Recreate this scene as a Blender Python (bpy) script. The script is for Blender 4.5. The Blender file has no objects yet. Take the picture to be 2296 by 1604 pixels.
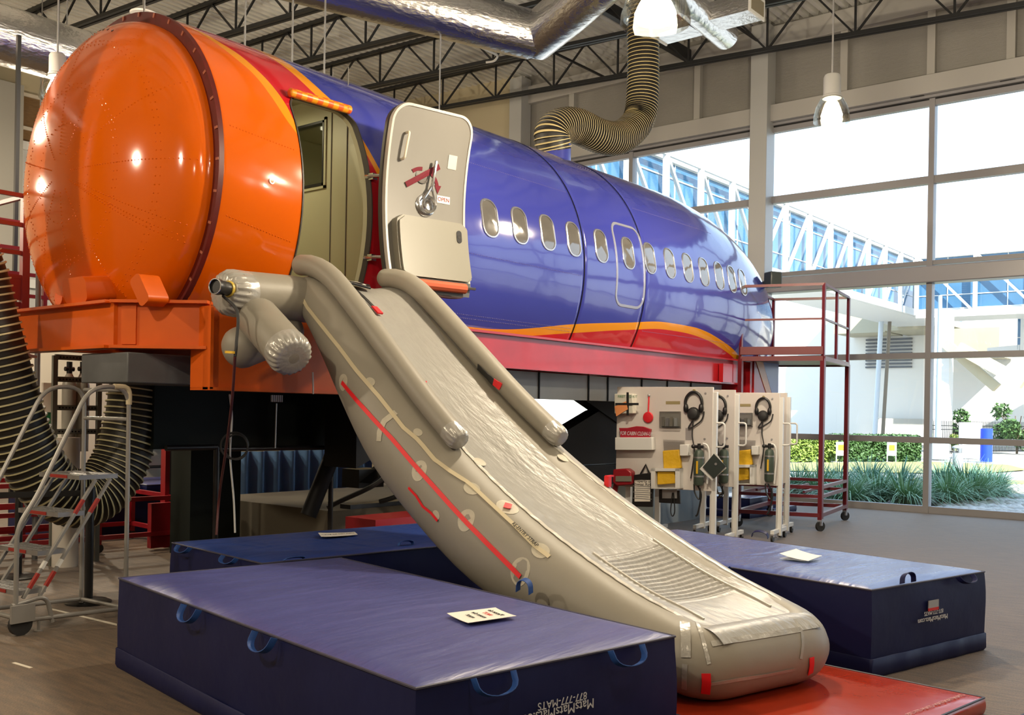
import bpy, bmesh, math, random
from mathutils import Vector, Matrix, noise
random.seed(7)
S = bpy.context.scene
COL = S.collection
V = Vector
# ------------------------------------------------------------------ camera
FPX, CXP, CYP, ROLL, EYE = 2230.0, 1148.0, 925.0, 0.017, 1.71
AL = math.atan(1809 / 2230.0)
CA, SA = math.cos(AL), math.sin(AL)
cam_d = bpy.data.cameras.new('camera'); cam = bpy.data.objects.new('camera', cam_d); COL.objects.link(cam)
cam_d.sensor_width = 36.0; cam_d.lens = 36.0 * FPX / 2296.0
cam_d.shift_y = (CYP - 802.0) / 2296.0
cam_d.clip_end = 400
fw = V((CA, SA, 0)); rt = V((SA, -CA, 0)); up = V((0, 0, 1))
rr = rt * math.cos(ROLL) + up * math.sin(ROLL)
uu = up * math.cos(ROLL) - rt * math.sin(ROLL)
# picture's up leans right: camera is turned a little about its axis
rr2 = rt * math.cos(ROLL) + up * math.sin(ROLL)
uu2 = -rt * math.sin(ROLL) + up * math.cos(ROLL)
M = Matrix((rr2, uu2, -fw)).transposed().to_4x4()
M.translation = V((0, 0, EYE))
cam.matrix_world = M
S.camera = cam
S.view_settings.view_transform = 'Standard'
S.view_settings.look = 'None'
S.view_settings.exposure = 0.0
S.view_settings.gamma = 1.0
S.view_settings.use_curve_mapping = False
S.cycles.max_bounces = 8
S.cycles.diffuse_bounces = 4
S.cycles.glossy_bounces = 4
S.cycles.transmission_bounces = 6
S.cycles.transparent_max_bounces = 12
S.cycles.sample_clamp_indirect = 6.0
S.cycles.caustics_reflective = False
S.cycles.caustics_refractive = False
S.cycles.use_denoising = True
# ------------------------------------------------------------------ world and sun
W = bpy.data.worlds.new('sky'); S.world = W; W.use_nodes = True
wn = W.node_tree; wn.nodes.clear()
wo = wn.nodes.new('ShaderNodeOutputWorld'); wb = wn.nodes.new('ShaderNodeBackground')
wt = wn.nodes.new('ShaderNodeTexCoord'); ws = wn.nodes.new('ShaderNodeSeparateXYZ'); wr = wn.nodes.new('ShaderNodeValToRGB')
wn.links.new(wt.outputs['Generated'], ws.inputs[0]); wn.links.new(ws.outputs['Z'], wr.inputs[0])
wr.color_ramp.elements[0].position = 0.0; wr.color_ramp.elements[0].color = (0.86, 0.93, 1, 1)
wr.color_ramp.elements[1].position = 0.7; wr.color_ramp.elements[1].color = (0.42, 0.66, 1, 1)
wn.links.new(wr.outputs[0], wb.inputs[0]); wb.inputs[1].default_value = 2.7
wn.links.new(wb.outputs[0], wo.inputs[0])
sl = bpy.data.lights.new('sun', 'SUN'); sl.energy = 16.0; sl.angle = 0.01; sl.color = (1, 0.93, 0.82)
so = bpy.data.objects.new('sun', sl); COL.objects.link(so)
so.rotation_euler = V((0.45, 0.62, -0.64)).to_track_quat('-Z', 'Y').to_euler()

# ------------------------------------------------------------------ picture <-> world
def ray(px, py):
    dx, dy = px - CXP, py - CYP
    r = (dx * math.cos(ROLL) + dy * math.sin(ROLL)) / FPX
    d = (-dx * math.sin(ROLL) + dy * math.cos(ROLL)) / FPX
    return V((CA + r * SA, SA - r * CA, -d))
def at(px, py, X=None, Y=None, Z=None):
    v = ray(px, py)
    t = X / v.x if X is not None else (Y / v.y if Y is not None else (Z - EYE) / v.z)
    return V((v.x * t, v.y * t, EYE + v.z * t))
def onplane(px, py, p0, n):
    v = ray(px, py); e = V((0, 0, EYE))
    return e + v * ((V(p0) - e).dot(n) / v.dot(n))

# ------------------------------------------------------------------ materials
def nodes(name):
    m = bpy.data.materials.new(name); m.use_nodes = True
    return m, m.node_tree, m.node_tree.nodes['Principled BSDF']
def mk(name, col, rough=0.5, metal=0.0, vary=0.0, vscale=6.0, bump=0.0, bscale=20.0, stretch=None, coat=0.0, emit=0.0, spec=0.5, alpha=1.0, trans=0.0, sheen=0.0):
    m, t, b = nodes(name)
    b.inputs['Base Color'].default_value = (*col, 1); b.inputs['Roughness'].default_value = rough
    b.inputs['Metallic'].default_value = metal; b.inputs['Specular IOR Level'].default_value = spec
    b.inputs['Coat Weight'].default_value = coat; b.inputs['Coat Roughness'].default_value = 0.04
    b.inputs['Alpha'].default_value = alpha; b.inputs['Transmission Weight'].default_value = trans
    b.inputs['Sheen Weight'].default_value = sheen
    if emit:
        b.inputs['Emission Color'].default_value = (*col, 1); b.inputs['Emission Strength'].default_value = emit
    if vary or bump:
        tc = t.nodes.new('ShaderNodeTexCoord'); mp = t.nodes.new('ShaderNodeMapping')
        t.links.new(tc.outputs['Object'], mp.inputs[0])
        if stretch: mp.inputs['Scale'].default_value = stretch
        if vary:
            n = t.nodes.new('ShaderNodeTexNoise'); n.inputs['Scale'].default_value = vscale; n.inputs['Detail'].default_value = 6
            t.links.new(mp.outputs[0], n.inputs['Vector'])
            mx = t.nodes.new('ShaderNodeMix'); mx.data_type = 'RGBA'
            t.links.new(n.outputs[0], mx.inputs[0])
            mx.inputs[6].default_value = (*[c * (1 - vary) for c in col], 1)
            mx.inputs[7].default_value = (*[min(1, c * (1 + vary)) for c in col], 1)
            t.links.new(mx.outputs[2], b.inputs['Base Color'])
        if bump:
            n2 = t.nodes.new('ShaderNodeTexNoise'); n2.inputs['Scale'].default_value = bscale; n2.inputs['Detail'].default_value = 4
            t.links.new(mp.outputs[0], n2.inputs['Vector'])
            bp = t.nodes.new('ShaderNodeBump'); bp.inputs['Strength'].default_value = bump; bp.inputs['Distance'].default_value = 0.05
            t.links.new(n2.outputs[0], bp.inputs['Height']); t.links.new(bp.outputs[0], b.inputs['Normal'])
    return m
def emi(name, col, s):
    m = bpy.data.materials.new(name); m.use_nodes = True; t = m.node_tree; t.nodes.clear()
    o = t.nodes.new('ShaderNodeOutputMaterial'); e = t.nodes.new('ShaderNodeEmission')
    e.inputs[0].default_value = (*col, 1); e.inputs[1].default_value = s; t.links.new(e.outputs[0], o.inputs[0]); return m
def glassm(name, tint=(1, 1, 1), refl=0.12, rough=0.0):
    m = bpy.data.materials.new(name); m.use_nodes = True; t = m.node_tree; t.nodes.clear()
    o = t.nodes.new('ShaderNodeOutputMaterial'); tr = t.nodes.new('ShaderNodeBsdfTransparent'); g = t.nodes.new('ShaderNodeBsdfGlossy')
    lw = t.nodes.new('ShaderNodeLayerWeight'); lw.inputs[0].default_value = 0.25; mx = t.nodes.new('ShaderNodeMixShader')
    ma = t.nodes.new('ShaderNodeMath'); ma.operation = 'MULTIPLY_ADD'; ma.inputs[1].default_value = 0.5; ma.inputs[2].default_value = refl
    t.links.new(lw.outputs['Fresnel'], ma.inputs[0]); t.links.new(ma.outputs[0], mx.inputs[0])
    tr.inputs[0].default_value = (*tint, 1); g.inputs['Roughness'].default_value = rough
    t.links.new(tr.outputs[0], mx.inputs[1]); t.links.new(g.outputs[0], mx.inputs[2]); t.links.new(mx.outputs[0], o.inputs[0]); return m

ORANGE = (0.70, 0.115, 0.001); RED = (0.48, 0.012, 0.02); YEL = (0.72, 0.27, 0.008); BLUE = (0.040, 0.048, 0.30)
m_orange = mk('orange_gloss_paint', ORANGE, 0.12, coat=0.0, vary=0.06, vscale=2, bump=0.015, bscale=3)
m_orange2 = mk('orange_steel_paint', (0.66, 0.105, 0.003), 0.42, spec=.35, vary=0.12, vscale=5)
m_darkring = mk('dark_red_flange_paint', (0.10, 0.008, 0.005), 0.4, vary=.4, vscale=14)
m_redbeam = mk('red_beam_paint', (0.38, 0.012, 0.018), 0.25, vary=0.25, vscale=4, coat=.1, bump=.03, bscale=2)
m_red = mk('red_paint', (0.26, 0.010, 0.016), 0.35)
m_plat = mk('dark_crimson_paint', (0.125, 0.010, 0.016), 0.35)
m_darkred = mk('dark_red_paint', (0.14, 0.010, 0.012), 0.4)
m_dgray = mk('grey_primer_steel', (0.11, 0.115, 0.12), 0.5, vary=0.4, vscale=4)
m_lgray = mk('pale_painted_steel', (0.36, 0.39, 0.40), 0.5, vary=0.15, vscale=3)
m_black = mk('black_steel', (0.006, 0.006, 0.007), 0.55, spec=.2)
m_dkgreen = mk('dark_green_steel', (0.008, 0.012, 0.010), 0.6, spec=.2)
m_blackp = mk('black_plastic', (0.012, 0.012, 0.013), 0.35)
m_rubber = mk('black_rubber', (0.015, 0.015, 0.016), 0.6)
m_chrome = mk('chrome', (0.75, 0.75, 0.76), 0.15, metal=1)
m_steel = mk('galvanised_steel', (0.42, 0.42, 0.43), 0.38, metal=0.8)
m_duct = mk('silver_duct_foil', (0.72, 0.72, 0.73), 0.24, metal=1, bump=0.25, bscale=9, stretch=(1, 1, 3))
m_beige = mk('beige_wall_paint', (0.50, 0.44, 0.30), 0.7)
m_cream = mk('cream_wall_paint', (0.66, 0.60, 0.50), 0.6)
m_cabin = mk('cabin_lining_cream', (0.46, 0.44, 0.29), 0.45, vary=.06, vscale=2)
m_white = mk('white_board_laminate', (0.62, 0.58, 0.55), 0.4)
m_whitem = mk('white_frame_paint', (0.70, 0.70, 0.68), 0.35)
m_wframe = mk('grey_window_frame', (0.30, 0.295, 0.31), 0.4)
m_joist = mk('black_joist_paint', (0.014, 0.015, 0.017), 0.45)
m_girtb = mk('grey_joist_chord', (0.09, 0.09, 0.085), 0.4)
m_navy = mk('shaded_navy_vinyl_side', (0.006, 0.009, 0.058), 0.5, vary=.2, vscale=3, bump=.25, bscale=2.2, spec=.25)  # mat sides: their shading is put into this darker navy
m_web = mk('blue_webbing', (0.016, 0.07, 0.28), 0.6)
m_paper = mk('white_paper', (0.80, 0.76, 0.68), 0.6)
m_ink = mk('black_ink', (0.01, 0.01, 0.012), 0.7)
m_redink = mk('red_ink', (0.6, 0.03, 0.03), 0.7)
m_whiteink = mk('white_print', (0.6, 0.6, 0.62), 0.6)
m_ladred = mk('ladder_red_tape', (.30, .022, .015), .5)
m_green = mk('green_print', (0.01, 0.16, 0.05), 0.5)
m_taupe = None
m_slide = mk('grey_coated_slide_fabric', (0.285, 0.262, 0.215), 0.48, vary=0.05, vscale=3, bump=0.06, bscale=5, spec=.4)
m_slide2 = mk('shiny_grey_end_fabric', (0.40, 0.385, 0.35), 0.27, metal=.2, bump=0.25, bscale=8)
m_seam = mk('pale_glued_seam_tape', (0.52, 0.49, 0.42), 0.35, bump=.2, bscale=18)
m_patch = mk('pale_round_patch', (0.50, 0.46, 0.36), 0.5, vary=.15, vscale=30)
m_strapc = mk('cream_webbing', (0.58, 0.50, 0.33), 0.6)
m_redstrap = mk('bright_red_webbing', (0.80, 0.012, 0.02), 0.5)
m_grayd = mk('door_grey_paint', (0.175, 0.167, 0.148), 0.4, vary=.07, vscale=2)
m_grayd2 = mk('slide_pack_cover_grey', (0.215, 0.205, 0.165), 0.4, vary=.05, vscale=2)
m_dkrubber = mk('brown_rubber_seal', (0.05, 0.04, 0.035), 0.5)
m_redtape = mk('dark_red_tape', (0.13, 0.005, 0.015), 0.6, spec=.2)
m_orangeb = mk('orange_girt_fabric', (0.50, 0.09, 0.03), 0.6)
m_yellow = mk('yellow_plastic', (0.70, 0.42, 0.02), 0.4, bump=.3, bscale=12)
m_glass = glassm('window_glass', (0.96, 0.99, 1), 0.02)
m_lampglass = glassm('clear_lamp_shade', (0.97, 0.96, 0.92), 0.02)
m_clear = glassm('clear_plastic', (0.85, 0.85, 0.85), 0.10, 0.1)
m_winpane = mk('cabin_window_pane', (0.12, 0.112, 0.10), 0.06, coat=.8, vary=.25, vscale=5)
m_winframe = mk('bare_window_rim', (0.45, 0.45, 0.48), 0.25, metal=.8)
m_hoseblack = mk('black_hose_fabric', (0.012, 0.010, 0.008), 0.5)
m_hosewire = mk('yellow_hose_wear_rib', (0.62, 0.50, 0.24), 0.4)
m_hosewire2 = mk('pale_hose_wear_rib', (0.52, 0.48, 0.28), 0.45)
m_conc = mk('concrete', (0.46, 0.44, 0.38), 0.8, vary=.2, vscale=.8)
m_palegrey = mk('pale_blue_grey_concrete', (0.33, 0.38, 0.40), 0.8, vary=.15, vscale=3)

# ------------------------------------------------------------------ mesh builder
class MB:
    def __init__(s): s.v = []; s.f = []; s.mi = []; s.cur = 0
    def add(s, vs, fs):
        o = len(s.v); s.v += [V(p) for p in vs]; s.f += [tuple(i + o for i in f) for f in fs]; s.mi += [s.cur] * len(fs); return s
    def obox(s, c, ex, ey, ez):
        c, ex, ey, ez = V(c), V(ex), V(ey), V(ez); vs = []
        for k in (-1, 1):
            for j in (-1, 1):
                for i in (-1, 1): vs.append(c + ex * i + ey * j + ez * k)
        return s.add(vs, [(0, 2, 3, 1), (4, 5, 7, 6), (0, 1, 5, 4), (2, 6, 7, 3), (0, 4, 6, 2), (1, 3, 7, 5)])
    def box(s, x0, x1, y0, y1, z0, z1):
        return s.obox(((x0 + x1) / 2, (y0 + y1) / 2, (z0 + z1) / 2), (abs(x1 - x0) / 2, 0, 0), (0, abs(y1 - y0) / 2, 0), (0, 0, abs(z1 - z0) / 2))
    def bar(s, p, q, w=0.05, h=None, upv=(0, 0, 1)):
        p, q = V(p), V(q); h = h or w; d = q - p; L = d.length; d.normalize(); u = V(upv)
        if abs(d.dot(u)) > 0.98: u = V((1, 0, 0))
        sx = d.cross(u).normalized(); uy = sx.cross(d).normalized()
        return s.obox((p + q) / 2, d * L / 2, sx * w / 2, uy * h / 2)
    def rings(s, rings, close_u=True, cap0=True, cap1=True):
        n = len(rings[0]); vs = [p for r in rings for p in r]; fs = []
        for i in range(len(rings) - 1):
            for j in range(n if close_u else n - 1):
                k = (j + 1) % n; fs.append((i * n + j, i * n + k, (i + 1) * n + k, (i + 1) * n + j))
        if cap0: fs.append(tuple(reversed(range(n))))
        if cap1: fs.append(tuple((len(rings) - 1) * n + j for j in range(n)))
        return s.add(vs, fs)
    def frames(s, path):
        P = [V(p) for p in path]; T = []
        for i in range(len(P)):
            a = P[max(0, i - 1)]; b = P[min(len(P) - 1, i + 1)]; T.append((b - a).normalized())
        u = V((0, 0, 1)) if abs(T[0].z) < .9 else V((1, 0, 0))
        n = (u - T[0] * u.dot(T[0])).normalized(); out = []
        for i in range(len(P)):
            n = (n - T[i] * n.dot(T[i])).normalized(); out.append((P[i], T[i], n, T[i].cross(n)))
        return out
    def tube(s, path, r, seg=10, rnd=False, cap=True):
        fr = s.frames(path); N = len(fr); rs = [r(i / (N - 1)) if callable(r) else (r[i] if isinstance(r, (list, tuple)) else r) for i in range(N)]
        R = []
        def ring(c, n, b, rad): return [c + (n * math.cos(2 * math.pi * k / seg) + b * math.sin(2 * math.pi * k / seg)) * rad for k in range(seg)]
        if rnd:
            c, t, n, b = fr[0]
            for a in (80, 60, 38, 18): R.append(ring(c - t * rs[0] * rnd * math.sin(math.radians(a)), n, b, rs[0] * math.cos(math.radians(a))))
        for (c, t, n, b), rad in zip(fr, rs): R.append(ring(c, n, b, rad))
        if rnd:
            c, t, n, b = fr[-1]
            for a in (18, 38, 60, 80): R.append(ring(c + t * rs[-1] * rnd * math.sin(math.radians(a)), n, b, rs[-1] * math.cos(math.radians(a))))
        return s.rings(R, True, cap, cap)
    def cyl(s, p, q, r, seg=16): return s.tube([p, q], r, seg)
    def lathe(s, prof, o, ax=(0, 0, 1), seg=24, cap=True):
        ax = V(ax).normalized(); u = V((1, 0, 0)) if abs(ax.x) < .9 else V((0, 1, 0)); n = (u - ax * u.dot(ax)).normalized(); b = ax.cross(n); o = V(o)
        return s.rings([[o + ax * z + (n * math.cos(2 * math.pi * k / seg) + b * math.sin(2 * math.pi * k / seg)) * max(r, 1e-4) for k in range(seg)] for r, z in prof], True, cap, cap)
    def ball(s, c, r, seg=14, sc=(1, 1, 1)):
        R = []; c = V(c); n = seg // 2
        for i in range(1, n):
            a = math.pi * i / n - math.pi / 2
            R.append([c + V((math.cos(a) * math.cos(2 * math.pi * k / seg) * r * sc[0], math.cos(a) * math.sin(2 * math.pi * k / seg) * r * sc[1], math.sin(a) * r * sc[2])) for k in range(seg)])
        return s.rings(R)
    def prism(s, pts, th):
        pts = [V(p) for p in pts]; th = V(th); n = len(pts)
        return s.add(pts + [p + th for p in pts], [tuple(range(n))[::-1], tuple(range(n, 2 * n))] + [(i, (i + 1) % n, (i + 1) % n + n, i + n) for i in range(n)])
    def grid(s, fn, nu, nv):
        vs = [fn(i / nu, j / nv) for i in range(nu + 1) for j in range(nv + 1)]
        return s.add(vs, [(i * (nv + 1) + j, (i + 1) * (nv + 1) + j, (i + 1) * (nv + 1) + j + 1, i * (nv + 1) + j + 1) for i in range(nu) for j in range(nv)])
    def sheet(s, fn, nu, nv, th):
        "grid with thickness th (vector)"
        th = V(th); A = [V(fn(i / nu, j / nv)) for i in range(nu + 1) for j in range(nv + 1)]; n = len(A); w = nv + 1
        idx = lambda i, j: i * w + j
        fs = [(idx(i, j), idx(i + 1, j), idx(i + 1, j + 1), idx(i, j + 1)) for i in range(nu) for j in range(nv)]
        fs += [tuple(k + n for k in reversed(f)) for f in fs]
        loop = [idx(i, 0) for i in range(nu)] + [idx(nu, j) for j in range(nv)] + [idx(i, nv) for i in range(nu, 0, -1)] + [idx(0, j) for j in range(nv, 0, -1)]
        for a, b in zip(loop, loop[1:] + loop[:1]): fs.append((b, a, a + n, b + n))
        return s.add(A + [p + th for p in A], fs)
    def build(s, name, mat, parent=None, smooth=35, origin=None, merge=False, flat=False, bevel=0):
        me = bpy.data.meshes.new(name)
        lo = V((min(p.x for p in s.v), min(p.y for p in s.v), min(p.z for p in s.v))); hi = V((max(p.x for p in s.v), max(p.y for p in s.v), max(p.z for p in s.v)))
        o = V(origin) if origin is not None else V(((lo.x + hi.x) / 2, (lo.y + hi.y) / 2, lo.z))
        me.from_pydata([p - o for p in s.v], [], s.f)
        for m in (mat if isinstance(mat, (list, tuple)) else [mat]): me.materials.append(m)
        if any(s.mi): me.polygons.foreach_set('material_index', s.mi)
        bm = bmesh.new(); bm.from_mesh(me)
        if merge: bmesh.ops.remove_doubles(bm, verts=bm.verts, dist=1e-4)
        bmesh.ops.recalc_face_normals(bm, faces=bm.faces); bm.to_mesh(me); bm.free()
        if not flat:
            me.polygons.foreach_set('use_smooth', [True] * len(me.polygons)); me.set_sharp_from_angle(angle=math.radians(smooth))
        ob = bpy.data.objects.new(name, me); COL.objects.link(ob); ob['wo'] = list(o)
        if parent is not None:
            ob.parent = parent; ob.location = o - V(parent['wo'])
        else: ob.location = o
        if bevel:
            bv = ob.modifiers.new('bevel', 'BEVEL'); bv.width = bevel; bv.segments = 2; bv.limit_method = 'ANGLE'
        return ob
THINGS = []
def tag(o, label=None, cat=None, group=None, kind=None):
    if label: o['label'] = label
    if cat: o['category'] = cat
    if group: o['group'] = group
    if kind: o['kind'] = kind
    return o
def empty(name, loc, label, cat, group=None):
    o = bpy.data.objects.new(name, None); COL.objects.link(o); o.location = loc; o['wo'] = list(V(loc)); o.empty_display_size = .1
    return tag(o, label, cat, group)
def struct(mb, name, mat, parent=None, **k):
    o = mb.build(name, mat, parent, **k)
    if parent is None: o['kind'] = 'structure'
    return o
def text(body, size, origin, xdir, ydir, mat, parent, name='lettering', align='CENTER', depth=0.001, shear=0.0):
    cu = bpy.data.curves.new(name, 'FONT'); cu.body = body; cu.size = size; cu.align_x = align; cu.align_y = 'CENTER'; cu.extrude = depth; cu.shear = shear
    cu.space_line = 0.85
    tmp = bpy.data.objects.new(name, cu); COL.objects.link(tmp)
    dg = bpy.context.evaluated_depsgraph_get(); me = bpy.data.meshes.new_from_object(tmp.evaluated_get(dg)); bpy.data.objects.remove(tmp)
    x = V(xdir).normalized(); y = V(ydir).normalized(); z = x.cross(y)
    R = Matrix((x, y, z)).transposed().to_4x4(); me.transform(R)
    me.materials.clear(); me.materials.append(mat); me.name = name
    ob = bpy.data.objects.new(name, me); COL.objects.link(ob); ob['wo'] = list(V(origin))
    ob.parent = parent; ob.location = V(origin) - V(parent['wo']); return ob
def arc(c, r, a0, a1, u, v, n=8):
    c, u, v = V(c), V(u), V(v)
    return [c + u * r * math.cos(math.radians(a0 + (a1 - a0) * i / n)) + v * r * math.sin(math.radians(a0 + (a1 - a0) * i / n)) for i in range(n + 1)]
def fillet(pts, r, n=5):
    pts = [V(p) for p in pts]; out = [pts[0]]
    for i in range(1, len(pts) - 1):
        a, b, c = pts[i - 1], pts[i], pts[i + 1]; d1 = (a - b); d2 = (c - b); rr_ = min(r, d1.length * .45, d2.length * .45)
        p, q = b + d1.normalized() * rr_, b + d2.normalized() * rr_
        for k in range(n + 1):
            t = k / n; out.append(p * (1 - t) ** 2 + b * 2 * t * (1 - t) + q * t * t)
    out.append(pts[-1]); return out
def smooth_path(pts, n=8):
    "Catmull-Rom"
    P = [V(p) for p in pts]; P = [P[0] * 2 - P[1]] + P + [P[-1] * 2 - P[-2]]; out = []
    for i in range(1, len(P) - 2):
        for k in range(n):
            t = k / n; a, b, c, d = P[i - 1], P[i], P[i + 1], P[i + 2]
            out.append(0.5 * ((2 * b) + (c - a) * t + (2 * a - 5 * b + 4 * c - d) * t * t + (3 * b - a - 3 * c + d) * t ** 3))
    out.append(P[-2]); return out
# ================================================================== ROOM
XW, YB, XL, YF = 18.9, 24.0, -5.0, -9.0
deckz = lambda y: 9.45 + 0.03 * y
m_hall = mk('dimmed_hall_wall', (.20, .18, .15), .7)  # unseen walls, toned darker to cut the light they bounce
# floor
def carpet():
    m, t, b = nodes('brown_carpet_tiles'); L = t.links
    tc = t.nodes.new('ShaderNodeTexCoord'); mp = t.nodes.new('ShaderNodeMapping'); mp.inputs['Scale'].default_value = (9, 1.2, 1); mp.inputs['Rotation'].default_value = (0, 0, .6)
    L.new(tc.outputs['Object'], mp.inputs[0])
    n1 = t.nodes.new('ShaderNodeTexNoise'); n1.inputs['Scale'].default_value = 3; n1.inputs['Detail'].default_value = 8; L.new(mp.outputs[0], n1.inputs['Vector'])
    n2 = t.nodes.new('ShaderNodeTexNoise'); n2.inputs['Scale'].default_value = 90; n2.inputs['Detail'].default_value = 3; L.new(tc.outputs['Object'], n2.inputs['Vector'])
    ad = t.nodes.new('ShaderNodeMath'); ad.operation = 'ADD'; L.new(n1.outputs[0], ad.inputs[0]); L.new(n2.outputs[0], ad.inputs[1])
    hf = t.nodes.new('ShaderNodeMath'); hf.operation = 'MULTIPLY'; hf.inputs[1].default_value = .5; L.new(ad.outputs[0], hf.inputs[0])
    r = t.nodes.new('ShaderNodeValToRGB'); r.color_ramp.elements[0].position = .36; r.color_ramp.elements[0].color = (.040, .025, .013, 1)
    r.color_ramp.elements[1].position = .64; r.color_ramp.elements[1].color = (.155, .096, .050, 1); L.new(hf.outputs[0], r.inputs[0]); L.new(r.outputs[0], b.inputs['Base Color'])
    b.inputs['Roughness'].default_value = .62; b.inputs['Sheen Weight'].default_value = .25; b.inputs['Sheen Roughness'].default_value = .4
    bp = t.nodes.new('ShaderNodeBump'); bp.inputs['Strength'].default_value = .35; bp.inputs['Distance'].default_value = .01
    L.new(hf.outputs[0], bp.inputs['Height']); L.new(bp.outputs[0], b.inputs['Normal']); return m
mb = MB(); mb.box(XL, XW, YF, YB, -.12, 0); struct(mb, 'floor', carpet(), origin=(0, 0, 0))
mb = MB(); mb.box(XL, XW + .3, YB, YB + .2, -.1, 10.3); struct(mb, 'wall_back', m_beige)
mb = MB(); mb.box(XL - .2, XL, YF, YB, -.1, 10.3); struct(mb, 'wall_left', m_hall)
mb = MB(); mb.box(XL, XW + .3, YF - .2, YF, -.1, 10.3); struct(mb, 'wall_front', m_hall)
# corrugated deck
m_deck = mk('ribbed_steel_deck', (0.80, 0.80, 0.76), 0.5, metal=.0, vary=.12, vscale=1.0)
mb = MB(); prof = []; y = YF
while y < YB + .1:
    for dy, dz in ((0, 0), (.10, 0), (.115, .10), (.185, .10)): prof.append((y + dy, dz))
    y += .20
R0 = [V((XL, y, deckz(y) + dz)) for y, dz in prof]; R1 = [V((XW + .2, y, deckz(y) + dz)) for y, dz in prof]
mb.add(R0 + R1, [(i, i + 1, i + 1 + len(R0), i + len(R0)) for i in range(len(R0) - 1)])
top0 = len(mb.v); mb.add([(XL, YF, deckz(YF) + .2), (XW + .2, YF, deckz(YF) + .2), (XW + .2, YB + .2, deckz(YB) + .2), (XL, YB + .2, deckz(YB) + .2)], [(0, 1, 2, 3)])
struct(mb, 'ceiling', m_deck, flat=True)
# open-web joists run along Y under the deck
def joist(X, k):
    zc = lambda y: 8.72 + 0.05 * (y - 8)
    zt = lambda y: deckz(y) - .03
    mb = MB()
    for s in (-1, 1):
        mb.bar((X + s * .05, YF, zc(YF)), (X + s * .05, YB, zc(YB)), .06, .07); mb.bar((X + s * .05, YF, zt(YF)), (X + s * .05, YB, zt(YB)), .06, .07)
    y = YF + .3; i = 0
    while y < YB - .8:
        a, b = (zc, zt)
        mb.bar((X, y, zc(y)), (X, y + .85, zt(y + .85)), .035); mb.bar((X, y + .85, zt(y + .85)), (X, y + 1.7, zc(y + 1.7)), .035); mb.bar((X, y, zc(y)), (X, y, zt(y)), .035)
        y += 1.7; i += 1
    return struct(mb, 'joist', m_joist)
for k, X in enumerate((-2.8, -.8, 1.0, 2.8, 4.6, 6.4, 8.1, 9.9, 11.8, 13.7, 15.7, 17.8)): joist(X, k)
mb = MB()
for Y in (12.6, 8.9, 4.5, 0): mb.bar((XL, Y, 9.3), (XW, Y, 9.3), .04)
mb.bar((XL, 10.6, deckz(10.6) - .35), (XW, 10.6, deckz(10.6) - .35), .12, .25)
struct(mb, 'trim_1', m_joist)
# ---- window wall
zb, zt2 = 7.58, 8.0
m_panel = mk('ribbed_grey_wall_panel', (0.27, 0.26, 0.24), 0.5, bump=.35, bscale=12, stretch=(1, .2, 14))
mb = MB(); mb.box(XW + .12, XW + .3, YF, 15.4, zt2, 10.1); struct(mb, 'wall_right', m_panel)
mb = MB(); mb.box(XW - .05, XW + .3, 15.4, YB, 0, 10.25); struct(mb, 'wall_side', m_beige)
cols = [15.4, 12.1, 8.84, 5.6, 2.35, -.9, -4.15, -7.4]
mb = MB()
mb.box(XW - .12, XW + .14, YF, 15.4, zb + .08, zt2)                       # header beam
mb.box(XW - .02, XW + .14, YF, 15.4, 9.2, 9.62)
struct(mb, 'trim_2', mk('pale_grey_beam_paint', (0.44, 0.43, 0.41), 0.4), bevel=.01)
mb = MB(); mb.box(XW + .0, XW + .12, YF, 15.4, zb - .12, zb - .02); mb.box(XW - .02, XW + .10, YF, 15.4, zb + .02, zb + .07); struct(mb, 'trim_3', m_wframe)
mb = MB(); mb.box(XW + .04, XW + .12, YF, 15.4, zb - .02, zb + .02); struct(mb, 'trim_4', m_blackp)
mb = MB(); y = 15.0
k = 0
for y in (13.7, 12.05, 10.4, 7.22, 5.6, 4.26, 2.6, 1.0, -.6, -2.2): mb.box(XW + .0, XW + .14, y - .07, y + .07, zt2, 9.25)
struct(mb, 'trim_5', mk('pale_grey_stud_paint', (0.42, 0.41, 0.385), 0.45))
def column(y, n):
    mb = MB(); mb.box(XW - .28, XW + .1, y - .2, y + .17, 0, deckz(y) - .1); return struct(mb, 'column', mk('column_paint_%d' % n, (0.46, 0.47, 0.47), .35), bevel=.008)
for i, y in enumerate((8.86, 15.18, 2.35, -4.15)): column(y, i)
mb = MB()
for y in (12.02, 5.56, -.9, -7.4): mb.box(XW - .02, XW + .16, y - .05, y + .05, 0, zb)
for z, h in ((.04, .08), (1.33, .055), (2.88, .055), (6.1, .07)): mb.box(XW - .0, XW + .14, YF, 15.4, z - h, z + h)
struct(mb, 'trim_6', m_wframe)
mb = MB(); mb.box(XW - .15, XW + .2, YF, 15.4, 4.2, 4.5); struct(mb, 'trim_7', mk('grey_tube_beam', (0.36, 0.36, 0.39), 0.35), bevel=.02)
mb = MB(); mb.box(XW + .02, XW + .14, YF, 15.4, 4.54, 4.62); struct(mb, 'trim_8', m_wframe)
n = 1
for i in range(len(cols) - 1):
    mb = MB(); mb.box(XW + .06, XW + .068, cols[i + 1] + .06, cols[i] - .06, .12, zb - .12)
    struct(mb, 'window_%d' % n, m_glass); n += 1
# small black latches on the header
for px, py in ((1553, 302), (2057, 215), (2260, 178)):
    p = at(px, py, X=XW - .02); mb = MB(); mb.box(p.x - .03, p.x + .02, p.y - .12, p.y + .12, p.z - .025, p.z + .02)
    tag(mb.build('window_latch', m_blackp), {1553: 'small black latch on the window header left of the tall column', 2057: 'small black latch on the window header above the middle mullion', 2260: 'small black latch on the window header at the far right'}[px], 'latch', 'latches on the window header')
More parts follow.
